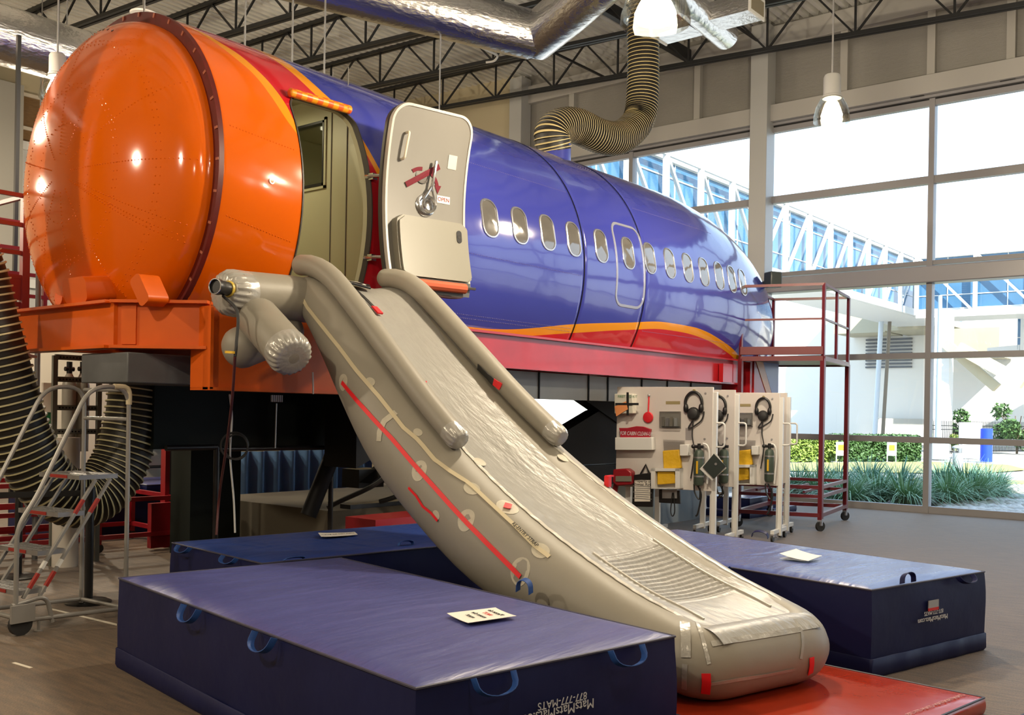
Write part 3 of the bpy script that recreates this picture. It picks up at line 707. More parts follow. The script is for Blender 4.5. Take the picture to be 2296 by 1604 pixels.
mb = MB(); mb.box(13.3, 15.0, 7.95, 9.4, 0, .66); mb.build('front_plinth', m_palegrey, air)
for (a_, b_) in (((7.0, 8.5, .55), (7.6, 8.3, 2.1)), ((9.0, 8.7, .5), (8.0, 8.2, 2.1)), ((13.6, 8.7, .66), (13.2, 8.6, 1.9)), ((14.4, 8.7, .66), (14.2, 8.5, 2.2))):
    mb = MB(); a_, b_ = V(a_), V(b_); mb.cyl(a_, a_.lerp(b_, .6), .09, 14); cy = mb.build('hydraulic_actuator', m_black, air); mb = MB(); mb.cyl(a_.lerp(b_, .6), b_, .045, 12); mb.build('actuator_rod', m_chrome, cy)
# hydraulic hoses and valve block on the plinth
for pts in (((7.4, 8.66, .6), (7.9, 8.2, 1.0), (8.0, 8.4, 1.6), (7.6, 8.3, 2.0)), ((8.2, 8.66, .62), (8.6, 8.2, .75), (9.4, 8.1, .25), (9.7, 8.2, .02)), ((9.0, 8.6, .7), (9.5, 8.3, .8), (9.9, 8.5, 1.1), (10.2, 8.8, 1.3)), ((10.3, 8.7, .6), (10.6, 8.2, .7), (10.2, 8.0, .2), (9.9, 8.0, .02))):
    mb = MB(); mb.tube(smooth_path(pts, 8), .028, 8); mb.build('hydraulic_hose', m_rubber, air)
mb = MB(); mb.box(8.0, 8.4, 8.8, 9.1, .78, 1.0); mb.cyl((8.45, 8.9, .9), (8.6, 8.9, .9), .05); mb.box(7.8, 9.3, 8.72, 8.9, .55, .6); mb.build('valve_block', m_blackp, air)
mb = MB(); mb.tube(smooth_path([(8.6, 7.9, .05), (8.75, 7.9, .42), (9.3, 7.9, .5), (9.9, 7.9, .30)], 8), .03, 8); mb.tube(smooth_path([(8.5, 7.85, .05), (8.65, 7.85, .38), (9.25, 7.8, .46), (9.9, 7.85, .24)], 8), .03, 8); mb.build('grey_conduit', m_dgray, air)
# ---- open door, swung forward against the hull
dh = V((6.35, 6.70, 0)); ya = math.radians(-12); dx = V((math.cos(ya), math.sin(ya), 0)); dn = V((-math.sin(ya), math.cos(ya), 0)) * -1   # dn points to the camera side
z0d, z1d, wd = 2.80, 4.53, .90
def doorp(x, z, off=0.0):
    k = (z - (z0d + z1d) / 2) / ((z1d - z0d) / 2)
    bow = .16 * k * k
    return dh + dx * x + V((0, 0, z)) + dn * (bow + off)
O = rrect(0, wd, z0d, z1d, .17, 8)
def fill(mbx, off0, off1, ins=0, close0=True, close1=True):
    pass
def door_panel(mbx, outline, off, nz=24):
    zs = sorted(set(round(z, 5) for _, z in outline)); zs = [outline and min(z for _, z in outline) + (max(z for _, z in outline) - min(z for _, z in outline)) * i / nz for i in range(nz + 1)]
    rows = []
    n = len(outline)
    for z in zs:
        xs = []
        for i in range(n):
            (xa, za), (xb, zb2) = outline[i], outline[(i + 1) % n]
            if (za - z) * (zb2 - z) <= 0 and abs(za - zb2) > 1e-9: xs.append(xa + (xb - xa) * (z - za) / (zb2 - za))
        if len(xs) < 2: xs = [min(x for x, zz in outline if abs(zz - z) < .01), max(x for x, zz in outline if abs(zz - z) < .01)]
        rows.append((min(xs), max(xs), z))
    return rows
def slab(mbx, outline, o0, o1, nz=28, nx=6):
    rows = door_panel(mbx, outline, 0, nz); R = []
    for a_, b_, z in rows:
        front = [doorp(a_ + (b_ - a_) * i / nx, z, o1) for i in range(nx + 1)]; back = [doorp(b_ - (b_ - a_) * i / nx, z, o0) for i in range(nx + 1)]
        R.append(front + back)
    mbx.rings(R, True, True, True)
mb = MB(); slab(mb, O, -.10, 0.0); door = mb.build('door', m_grayd, air, smooth=40)
mb = MB(); R = []
for e, of in ((0.0, -.10), (.012, -.10), (.014, -.055), (.0, -.05)): R.append([doorp(x, z, of) for x, z in rrect(-e, wd + e, z0d - e, z1d + e, .17 + e, 8)])
mb.rings(R, True, False, False); mb.build('door_seal', m_dkrubber, door)
mb = MB(); R = []
for e, of in ((.004, -.045), (.014, -.02), (.004, .012), (-.018, .012), (-.02, .0)): R.append([doorp(x, z, of) for x, z in rrect(-e, wd + e, z0d - e, z1d + e, .17 + e, 8)])
mb.rings(R, True, False, False); mb.build('door_edge_trim', mk('pale_edge_trim', (.50, .47, .42), .35), door)
dX, dZ = dx, V((0, 0, 1))
def dpx(px, py, off=0.0):
    "pixel to (x,z) on the door"
    p = onplane(px, py, dh + dn * (.05 + off), dn); return (p - dh).dot(dx), p.z
# slide pack cover
cx0, cz0 = dpx(897, 612); cx1, cz1 = dpx(1048, 505)
mb = MB(); OO = rrect(.07, wd - .03, z0d + .13, z0d + .13 + .59, .07, 6)
slab(mb, OO, -.01, .09, 14, 4); slab(mb, rrect(.085, wd - .045, z0d + .145, z0d + .13 + .575, .06, 6), .08, .115, 12, 4)
pk = mb.build('slide_pack_cover', m_grayd2, door, smooth=50)
x_, z_ = dpx(1025, 530, .12); mb = MB(); R = []
for e, of in ((.0, .114), (.0, .122)): R.append([doorp(wd - .15 + x, z0d + .58 + z, of) for x, z in rrect(-.028 - e, .028 + e, -.06 - e, .06 + e, .027, 5)])
mb.rings(R, True, False, True); g = mb.build('pressure_gauge', m_blackp, pk)
mb = MB(); mb.lathe([(.018, 0), (.018, .006)], doorp(wd - .15, z0d + .575, .120), dn, 14); mb.build('gauge_face', m_chrome, pk)
# girt bar with orange fabric
mb = MB(); mb.tube([doorp(x, z0d + .085, .10) for x in (.06, .3, .6, wd - .02)], .014, 10); gb = mb.build('girt_bar', m_chrome, door)
mb = MB(); mb.tube([doorp(x, z0d + .075, .10) for x in (.20, .35, .55, .76)], .048, 10); mb.build('girt_fabric', m_orangeb, gb)
mb = MB(); mb.sheet(lambda u, v: doorp(.09 + .74 * u, z0d + .13 - .13 * v, .10 - .06 * v), 6, 3, dn * .005); mb.build('pack_lower_flap', m_dgray, door)
# handle
hx, hz = .415, z0d + 1.13
mb = MB(); mb.lathe([(.075, .0), (.075, .006), (.06, .007), (.06, -.02)], doorp(hx - .02, hz, .0), dn, 22, cap=True); mb.build('handle_recess', mk('brown_recess', (.04, .03, .02), .5), door)
def flatq(pts, off, th, name, mat, parent):
    m2 = MB(); m2.prism([doorp(x, z, off) for x, z in pts], dn * th); return m2.build(name, mat, parent)
c_, s_ = math.cos(math.radians(32)), math.sin(math.radians(32))
flatq([(hx - .02 + x * c_ - y * s_, hz - .0 + x * s_ + y * c_) for x, y in ((-.21, -.026), (.21, -.026), (.21, .026), (-.21, .026))], .010, .003, 'red_tape_bar', m_redtape, door)
def arcband(a0, a1, r0, r1, name, head=False):
    pts = [(hx - .02 + r0 * math.cos(math.radians(a0 + (a1 - a0) * i / 8)), hz - .12 + r0 * math.sin(math.radians(a0 + (a1 - a0) * i / 8))) for i in range(9)]
    p2 = [(hx - .02 + r1 * math.cos(math.radians(a1 - (a1 - a0) * i / 8)), hz - .12 + r1 * math.sin(math.radians(a1 - (a1 - a0) * i / 8))) for i in range(9)]
    flatq(pts + p2, .004, .002, name, m_redtape, door)
arcband(68, 15, .20, .165, 'turn_arrow'); arcband(128, 92, .20, .165, 'turn_arrow')
ax_, az_ = hx - .02 + .185 * math.cos(math.radians(8)), hz - .12 + .185 * math.sin(math.radians(8))
flatq([(ax_ - .038, az_ + .03), (ax_ + .038, az_ + .03), (ax_ - .0, az_ - .05)], .004, .002, 'turn_arrow_head', m_redtape, door)
mb = MB()
top_, bot_ = (hx + .09, hz + .14), (hx + .045, hz - .24)
def d3(x, z, o): return doorp(x, z, o)
mb.tube([d3(*top_, .05), d3(hx + .075, hz + .0, .06), d3(hx + .055, hz - .14, .06)], [.016, .014, .013], 8, rnd=.6)
mb.tube([d3(hx + .055, hz - .10, .06), d3(hx - .02, hz - .22, .055), d3(hx - .025, hz - .28, .055)], .012, 8)
mb.tube([d3(hx + .058, hz - .10, .06), d3(hx + .10, hz - .22, .055), d3(hx + .105, hz - .28, .055)], .012, 8)
mb.tube(arc(d3(hx + .04, hz - .27, .055), .066, 0, 360, dx, V((0, 0, 1)), 24), .017, 8, cap=False)
mb.lathe([(.11, 0), (.11, .008), (.085, .02), (.07, .02), (.055, .012)], d3(hx + .03, hz - .27, .0), dn, 24)
hd = mb.build('door_handle', m_chrome, door)
mb = MB(); mb.tube(fillet([d3(.17, z0d + 1.48, 0), d3(.17, z0d + 1.48, .055), d3(.15, z0d + 1.24, .055), d3(.15, z0d + 1.24, .0)], .03), .012, 8); mb.build('assist_handle', mk('cream_handle', (.62, .56, .44), .35), door)
lx, lz = hx + .235, hz - .19
flatq([(lx - .075, lz - .035), (lx + .075, lz - .035), (lx + .075, lz + .035), (lx - .075, lz + .035)], .003, .002, 'open_label', m_paper, door)
text('OPEN', .052, doorp(lx, lz, .007), dx, (0, 0, 1), mk('open_red', (.22, .008, .008), .7, spec=.1), door)
flatq([(wd - .23, z0d + 1.24), (wd - .13, z0d + 1.24), (wd - .13, z0d + 1.37), (wd - .23, z0d + 1.37)], .003, .002, 'faded_label', mk('faded_label_grey', (.45, .43, .38), .5), door)
# hinge arms
for z in (3.14, 3.90):
    mb = MB(); mb.tube([V((6.36, 6.98, z)), V((6.40, 6.86, z)), V((6.50, 6.70, z))], .018, 8); mb.obox((6.41, 6.93, z), (.03, 0, 0), (0, .03, 0), (0, 0, .03)); mb.build('hinge_arm', m_chrome, air)
mb = MB(); mb.bar((6.45, 6.83, 3.93), (6.72, 6.80, 3.90), .03); mb.build('hinge_bracket', mk('white_hinge', (.6, .55, .48), .4), air)
# ================================================================== EVACUATION SLIDE
from mathutils.bvhtree import BVHTree
def bvh(mb): return BVHTree.FromPolygons([tuple(v) for v in mb.v], mb.f)
def hit(tree, px, py):
    v = ray(px, py).normalized(); return tree.ray_cast(V((0, 0, EYE)), v)[:2]
YAW, TT = math.radians(16), 4.25
def slide_xy(t):
    x, y = 5.88, 6.6; n = max(1, int(abs(t) / .02)); dt = t / n
    for i in range(n):
        a = YAW * max(0, min((i + .5) * dt / TT, 1.2)) ** 1.5; x -= math.sin(a) * dt; y -= math.cos(a) * dt
    return x, y, YAW * max(0, min(t / TT, 1.2)) ** 1.5
ZT = [(-.3, 2.80), (0, 2.83), (.25, 2.75), (.5, 2.56), (1, 2.13), (1.5, 1.71), (2, 1.355), (2.5, 1.07), (3, .845), (3.5, .66), (3.8, .58), (4.05, .51), (4.3, .46)]
def crest(t):
    for (a, za), (b, zb3) in zip(ZT, ZT[1:]):
        if a <= t <= b:
            i = ZT.index((a, za)); z0 = ZT[max(0, i - 1)]; z3 = ZT[min(len(ZT) - 1, i + 2)]
            m0 = (zb3 - z0[1]) / (b - z0[0]); m1 = (z3[1] - za) / (z3[0] - a); h = b - a; s_ = (t - a) / h
            return (2 * s_**3 - 3 * s_**2 + 1) * za + (s_**3 - 2 * s_**2 + s_) * h * m0 + (-2 * s_**3 + 3 * s_**2) * zb3 + (s_**3 - s_**2) * h * m1
    return ZT[0][1] if t < ZT[0][0] else ZT[-1][1]
def _ss(x): x = min(1, max(0, x)); return x * x * (3 - 2 * x)
def Rm(t): return .185 + .145 * _ss(t / 1.6) - .125 * _ss((t - 2.2) / 1.7)
def fr(t):
    x, y, a = slide_xy(t); sl_ = (crest(t + .05) - crest(t - .05)) / .1; th = math.atan(-sl_)
    d = V((-math.sin(a), -math.cos(a), 0)); l = V((math.cos(a), -math.sin(a), 0)); l = (l + V((0, 0, .10 * max(0, math.sin(math.pi * min(max(t, 0), 4.2) / 4.2))))).normalized(); n = (d * math.sin(th) + V((0, 0, 1)) * math.cos(th)).normalized()
    return V((x, y, crest(t))), d, l, n
def sp(t, lat, up_=0.0):
    c, d, l, n = fr(t); return c + l * lat + n * up_
slide = empty('evacuation_slide', (5.6, 4.6, 0), 'grey inflated evacuation slide running from the open aircraft door down to a red mat', 'evacuation slide')
LAT = .45
ts = [i * .12 for i in range(0, 32)]
Lp = [sp(t, -LAT, -Rm(t)) for t in ts]; Rp = [sp(t, LAT, -Rm(t)) for t in ts]
c4, d4, l4, n4 = fr(4.08)
zt_ = .308
cornL = V((*(c4 - l4 * LAT).xy, zt_)); cornR = V((*(c4 + l4 * LAT).xy, zt_))
toe = [cornL + (cornR - cornL) * k / 6 for k in range(1, 6)]
U_ = fillet([Lp[-1], cornL, cornL + (cornR - cornL) * .5], .16, 7)[1:-1] + [cornL + (cornR - cornL) * .5] + fillet([cornL + (cornR - cornL) * .5, cornR, Rp[-1]], .16, 7)[1:-1]
path = Lp + U_ + Rp[::-1]
radii = [Rm(t) for t in ts] + [.206] * len(U_) + [Rm(t) for t in reversed(ts)]
mbU = MB(); mbU.tube(path, radii, 40, rnd=.5); mainT = mbU.build('main_tube', m_slide, slide, smooth=60)
hp = [V((4.70, 6.64, 2.61)), V((5.2, 6.64, 2.625)), V((5.9, 6.64, 2.62)), V((6.72, 6.64, 2.62))]
mbH = MB(); mbH.tube(hp, [.183, .188, .185, .18], 36, rnd=.0, cap=True); headT = mbH.build('head_tube', m_slide, slide, smooth=60)
def pinch(c, ax, r, parent, name='pinched_end_cap', wav=22, dep=.35):
    c, ax = V(c), V(ax).normalized(); u = ax.orthogonal().normalized(); w = ax.cross(u); mb = MB(); R = []; ns = wav * 6
    for rr2_, z, am in ((1.01, -.10, 0), (1.02, -.03, .0), (1.0, .02, .05), (.93, .08, .10), (.83, .115, .06), (.74, .125, 0), (.3, .13, 0)):
        R.append([c + ax * (z * r / .18 * dep / .35) + (u * math.cos(2 * math.pi * k / ns) + w * math.sin(2 * math.pi * k / ns)) * r * rr2_ * (1 + am * .5 * (math.sin(wav * 2 * math.pi * k / ns) + .4 * math.sin(wav * .63 * 2 * math.pi * k / ns))) for k in range(ns)])
    mb.rings(R, True, False, True); return mb.build(name, m_slide2, parent, smooth=70)
pinch((4.70, 6.64, 2.61), (-1, 0, 0), .183, headT)
# inflation valve on the head tube end
va = at(505, 652, Y=6.62); v0 = V((4.60, 6.62, 2.61)); vd = V((-1, -.25, .02)).normalized(); v0 = at(520, 650, Y=6.55)
mb = MB(); mb.lathe([(.075, .0), (.075, .05), (.06, .05)], v0 - vd * .02, vd, 22); vb = mb.build('valve_collar', m_slide, headT)
mb = MB(); mb.lathe([(.063, 0), (.066, .02), (.062, .03)], v0 + vd * .025, vd, 22); mb.build('valve_ring', mk('yellow_ring', (.6, .42, .06), .4), vb)
mb = MB(); mb.lathe([(.055, 0), (.055, .10), (.062, .11), (.062, .15), (.052, .15), (.05, .135)], v0 + vd * .04, vd, 24); va_ = mb.build('aspirator_valve', m_blackp, headT)
mb = MB(); mb.tube(arc(v0 + vd * .19, .058, 0, 360, vd.orthogonal().normalized(), vd.cross(vd.orthogonal().normalized()), 24), .005, 6, cap=False); mb.build('valve_rim', m_chrome, va_)
# lower stub tubes
a0 = at(578, 712, Y=6.50); a1 = at(648, 792, Y=6.02)
mb = MB(); mb.tube([a0, a0.lerp(a1, .5), a1], .165, 32, rnd=.55); st = mb.build('stub_tube', m_slide, slide, smooth=60)
pinch(a1, a1 - a0, .168, st, dep=.25)
b0 = at(640, 742, Y=6.75); b1 = at(540, 780, Y=6.70)
mb = MB(); mb.tube([b0, b0.lerp(b1, .5), b1], .168, 32, rnd=.8); mb.build('stub_tube', m_slide, slide, smooth=60)
# upper side rails
def rail(lat, t0, t1):
    pts = [sp(t0 + (t1 - t0) * i / 20, lat, .085) for i in range(21)]
    mb = MB(); mb.tube(pts, [.088 - .004 * i / 20 for i in range(21)], 26, rnd=.8); o = mb.build('side_rail_tube', m_slide, slide, smooth=60)
    pinch(pts[-1], pts[-1] - pts[-2], .086, o, wav=14, dep=.45); return o, mb
railL, mbRL = rail(-LAT - .07, -.05, 1.76); railR, mbRR = rail(LAT, -.05, 1.88)
# lane fabric
def lanef(u, v):
    t = -.12 + 4.17 * v; la = (u - .5) * 2; c, d, l, n = fr(min(t, 4.05))
    sag = .055 * (1 - la * la) * min(1, max(0, (4.2 - t) / .8))
    x = la * (LAT - .01)
    dz = -sag + .004
    if 3.02 < t < 3.72 and abs(la) < .74:
        e = min(1, (.74 - abs(la)) * 8) * min(1, (t - 3.02) * 12) * min(1, (3.72 - t) * 12)
        dz += .007 * e * math.sin(2 * math.pi * t / .046)
    dz += .0032 * noise.noise(V((x * 7, t * 2.2, 1.3))) * (1 - abs(la) ** 4) + .003 * noise.noise(V((x * 20, t * 2.5, 5))) * (1 - abs(la) ** 4)
    return c + l * x + n * dz
m_lane = mk('silver_grey_lane_fabric', (0.30, 0.29, 0.265), 0.36, vary=.12, vscale=7, bump=.22, bscale=7, stretch=(3, 1, 1))
mbL = MB(); mbL.sheet(lanef, 26, 520, (0, 0, -.008)); lane = mbL.build('sliding_lane', m_lane, slide, smooth=70)
# lane skirt folding over the toe tube
def toef(u, v):
    la = (u - .5) * 2; base = cornL.lerp(cornR, .5) + (cornR - cornL) * .5 * la * .97
    a = math.radians(96 - 52 * v); return base + n4.cross(l4) * 0 + d4 * .209 * math.cos(a) + V((0, 0, 1)) * .209 * math.sin(a)
mbT = MB(); mbT.sheet(toef, 20, 10, d4 * -.004); mbT.build('toe_skirt', m_lane, slide, smooth=70)
def ribbon(tree, pix, w, name, mat, parent, th=.004, sub=4, off=.003):
    P_ = []
    for (x0_, y0_), (x1_, y1_) in zip(pix, pix[1:]):
        for k in range(sub): P_.append((x0_ + (x1_ - x0_) * k / sub, y0_ + (y1_ - y0_) * k / sub))
    P_.append(pix[-1]); H = [hit(tree, *p) for p in P_]; H = [h for h in H if h[0] is not None]
    if len(H) < 2: print('RIBBON MISS', name, pix[0]); return None
    mb = MB(); R = []
    for i, (c, n_) in enumerate(H):
        t_ = (H[min(i + 1, len(H) - 1)][0] - H[max(i - 1, 0)][0]).normalized()
        if n_.dot(V((0, 0, EYE)) - c) < 0: n_ = -n_
        s_ = t_.cross(n_).normalized() * w / 2; R.append([c + s_ + n_ * off, c - s_ + n_ * off, c - s_ + n_ * (off + th), c + s_ + n_ * (off + th)])
    mb.rings(R); return mb.build(name, mat, parent, smooth=40)
def patch(tree, px, py, r, name, mat, parent, el=1.0, th=.003, ang=0):
    c, n_ = hit(tree, px, py)
    if c is None: print('PATCH MISS', px, py); return None
    if n_.dot(V((0, 0, EYE)) - c) < 0: n_ = -n_
    u = V((0, 0, 1)); u = (u - n_ * u.dot(n_)).normalized(); w = n_.cross(u); ca, sa_ = math.cos(ang), math.sin(ang); u, w = u * ca + w * sa_, w * ca - u * sa_
    mb = MB(); R = []
    for o_ in (-.002, th):
        ring = []
        for k in range(24):
            q = c + (u * math.cos(2 * math.pi * k / 24) * r * el + w * math.sin(2 * math.pi * k / 24) * r) + n_ * .05
            h = tree.ray_cast(q, -n_); ring.append((h[0] if h[0] is not None and (h[0] - q).length < .12 else q - n_ * .05) + n_ * o_)
        R.append(ring)
    mb.rings([R[0], R[1], [p.lerp(sum(R[1], V((0, 0, 0))) / 24 + n_ * th * .6, .4) for p in R[1]]], True, True, True); return mb.build(name, mat, parent, smooth=50)
TU = bvh(mbU); TH = bvh(mbH); TL = bvh(mbL); TRR = bvh(mbRR)
strap_px = [(668, 650), (690, 690), (712, 718), (760, 778), (800, 832), (850, 890), (905, 960), (935, 985), (950, 1002), (975, 1032), (1010, 1058), (1045, 1080), (1060, 1092), (1098, 1128), (1150, 1176), (1200, 1226), (1232, 1250)]
ribbon(TU, strap_px, .030, 're_entry_strap', m_strapc, slide)
ribbon(TU, [(768, 858), (800, 897), (838, 940), (880, 985), (925, 1038), (970, 1088), (1010, 1133), (1050, 1176), (1100, 1226), (1168, 1294)], .032, 'red_side_strap', m_redstrap, slide, off=.006)
ribbon(TU, [(918, 1094), (935, 1112), (950, 1136), (968, 1150), (983, 1168)], .018, 'red_hand_loop', m_redstrap, slide, off=.008)
for px, py, r, e in ((769, 858, .055, 1.2), (940, 1056, .062, 1.25), (1045, 1167, .066, 1.2), (1166, 1282, .075, 1.25)): patch(TU, px, py, r, 'strap_patch', m_patch, slide, e)
for px, py, r in ((830, 857, .035), (937, 970, .03), (1058, 1096, .05), (1212, 1235, .055), (1138, 1138, .065), (978, 1156, .03)): patch(TU, px, py, r, 'seam_patch', m_patch, slide, 1.3, ang=.8)
ribbon(TU, [(888, 925), (862, 945), (852, 968), (850, 990)], .05, 'seam_tape', m_patch, slide, th=.002)
rl = ribbon(TU, [(1130, 1136), (1146, 1140)], .055, 'red_lock_tag', m_redstrap, slide, off=.012)
ribbon(TU, [(1583, 1510), (1584, 1532), (1582, 1554)], .05, 'toe_tag', m_redstrap, slide, off=.006)
ribbon(TU, [(1818, 1474), (1818, 1490), (1815, 1510)], .04, 'toe_tag', m_redstrap, slide, off=.006)
for pp in ([(1560, 1390), (1572, 1420), (1580, 1450), (1590, 1490)], [(1782, 1390), (1798, 1420), (1800, 1445), (1795, 1478)]): ribbon(TU, pp, .022, 'toe_seam_tape', m_slide2, slide, th=.0015)
ribbon(TU, [(1595, 1445), (1650, 1436), (1700, 1428), (1750, 1420), (1796, 1412)], .035, 'toe_seam_tape', m_slide2, slide, th=.0015)
ribbon(TU, [(1590, 1535), (1650, 1525), (1720, 1514), (1780, 1502)], .02, 'toe_seam_tape', m_slide2, slide, th=.0015)
ribbon(TU, [(1535, 1395), (1538, 1430), (1538, 1475)], .055, 'corner_seam_tape', m_slide2, slide, th=.004)
ribbon(TU, [(1536, 1490), (1535, 1510), (1534, 1545)], .03, 'corner_seam_tape', m_slide2, slide, th=.003)
# pale seam tapes along the crests
for lt in (-LAT + .015, LAT - .005):
    mb = MB(); R = []
    for i in range(60):
        t = (1.75 if lt < 0 else 1.85) + 2.2 * i / 59; wv = .003 * math.sin(i * 1.7)
        R.append([sp(t, lt - .014 + wv, .002), sp(t, lt + .014 + wv, .002), sp(t, lt + .014 + wv, .0065), sp(t, lt - .014 + wv, .0065)])
    mb.rings(R); mb.build('crest_seam_tape', m_seam, slide)
for lt in (-.30, .30):
    mb = MB(); R = []
    for i in range(60):
        t = 3.0 + .95 * i / 59; c, d, l, n = fr(t); la = lt / (LAT - .01); z = -.055 * (1 - la * la) * min(1, max(0, (4.2 - t) / .8))
        R.append([sp(t, lt - .006, z), sp(t, lt + .006, z), sp(t, lt + .006, z + .014), sp(t, lt - .006, z + .014)])
    mb.rings(R); mb.build('lane_seam_tape', m_seam, slide)
# girt, webbing, tags
def lanept(t, la, o=.0):
    p = lanef(la / 2 + .5, (t + .12) / 4.17); c, d, l, n = fr(t); return p + n * o
gb_ = [lanept(.02, -.85, .03), lanept(.02, .1, .03), lanept(.10, .26, .03), lanept(.20, .1, .03), lanept(.20, -.85, .03)]
mb = MB(); mb.prism(gb_, fr(.1)[3] * .02); mb.build('girt_flap', m_blackp, slide, bevel=.004)
mb = MB(); mb.prism([lanept(.08, -.25, .055), lanept(.08, .02, .055), lanept(.17, .02, .055), lanept(.17, -.25, .055)], fr(.1)[3] * .003); mb.build('girt_label', m_paper, slide)
mb = MB(); R = [[lanept(.18 + .3 * i / 6, -.50 + .12 * i / 6, .02), lanept(.18 + .3 * i / 6, -.40 + .12 * i / 6, .02), lanept(.18 + .3 * i / 6, -.40 + .12 * i / 6, .026), lanept(.18 + .3 * i / 6, -.50 + .12 * i / 6, .026)] for i in range(7)]
mb.rings(R); gs = mb.build('black_lane_strap', m_blackp, slide)
mb = MB(); mb.prism([lanept(.46, -.41, .02), lanept(.46, -.27, .02), lanept(.53, -.25, .02), lanept(.53, -.39, .02)], fr(.5)[3] * .015); mb.build('strap_end_tag', m_redstrap, gs)
ribbon(TRR, [(1072, 822), (1090, 840), (1110, 860)], .06, 'black_rail_band', m_blackp, slide)
ribbon(TRR, [(1108, 856), (1124, 868)], .06, 'red_rail_tag', m_redstrap, slide, off=.006)
p = sp(2.38, .52, .02); mb = MB(); mb.obox(p, (.02, 0, 0), (0, .02, 0), (0, 0, .04)); mb.obox(p + V((.02, 0, .04)), (.045, 0, 0), (0, .012, 0), (0, 0, .006)); mb.build('red_loop_tag', m_redstrap, slide)
p = sp(1.22, -.30, .0); mb = MB(); mb.obox(p, (.02, 0, 0), (0, .01, 0), (0, 0, .025)); mb.build('red_loop_tag', m_redstrap, slide)
for t_, l_ in ((2.05, .40), (1.95, -.40)):
    mb = MB(); mb.lathe([(.05, 0), (.05, .003), (.02, .008)], lanept(t_, l_ / .44, .006), fr(t_)[3], 18); mb.build('lane_edge_patch', m_patch, slide)
h0, nn0 = hit(TU, 1130, 1157); h1, _ = hit(TU, 1222, 1242); hm, nm = hit(TU, 1178, 1202)
if h0 is not None and hm is not None:
    if nm.dot(V((0, 0, EYE)) - hm) < 0: nm = -nm
    xd = (h1 - h0).normalized(); yd = nm.cross(xd); text('RE-ENTRY STRAP', .036, hm + nm * .016, xd, yd, m_ink, slide, 'strap_lettering')
# ---- hose from the inflation valve
q0 = v0 + vd * .10 + V((0, 0, -.06))
hs = smooth_path([q0, at(532, 700, Y=6.35), at(530, 770, Y=6.3), at(527, 800, Y=6.3)], 6)
mb = MB(); mb.tube(hs, .012, 8); t = empty('inflation_hose', (hs[-1].x, hs[-1].y, 0), 'thin dark inflation hose with a yellow lever hanging from the slide valve to the floor', 'hose')
mb.build('upper_hose', m_rubber, t)
mb = MB(); mb.tube(smooth_path([hs[-1], at(520, 900, Y=6.6), at(508, 1000, Y=7.2), at(492, 1110, Y=7.8), at(485, 1200, Y=7.8)], 6), .011, 8); mb.build('lower_hose', mk('dull_red_hose', (.12, .03, .03), .5), t)
mb = MB(); mb.obox(hs[-1] + V((-.04, .0, .03)), (.045, 0, 0), (0, .008, 0), (0, 0, .009)); mb.build('valve_lever', m_yellow, t)
mb = MB(); mb.tube(smooth_path([at(527, 1195, Y=7.7), at(524, 1120, Y=7.7), at(516, 1020, Y=7.7), at(520, 940, Y=7.6), at(515, 885, Y=7.5)], 6), .009, 8); tag(mb.build('white_cable', m_whitem), 'thin white cable hanging down beside the dull red hose', 'cable')
mb = MB(); mb.tube([at(701, 835, Y=6.95), at(702, 862, Y=6.95), at(702, 884, Y=6.95)], .008, 6); tag(mb.build('pull_cord', m_paper), 'short pale cord hanging under the slide by the orange plate', 'cord')
mb = MB(); mb.tube(arc(at(526, 1000, Y=7.62), .12, 0, 350, (.8, -.6, 0), (0, 0, 1), 22), .010, 6); mb.tube(arc(at(530, 1003, Y=7.6), .10, 20, 380, (.8, -.6, 0), (0, 0, 1.15), 22), .008, 6); tag(mb.build('coiled_cable', m_rubber), 'coil of dark cable hanging behind the red hose', 'cable')

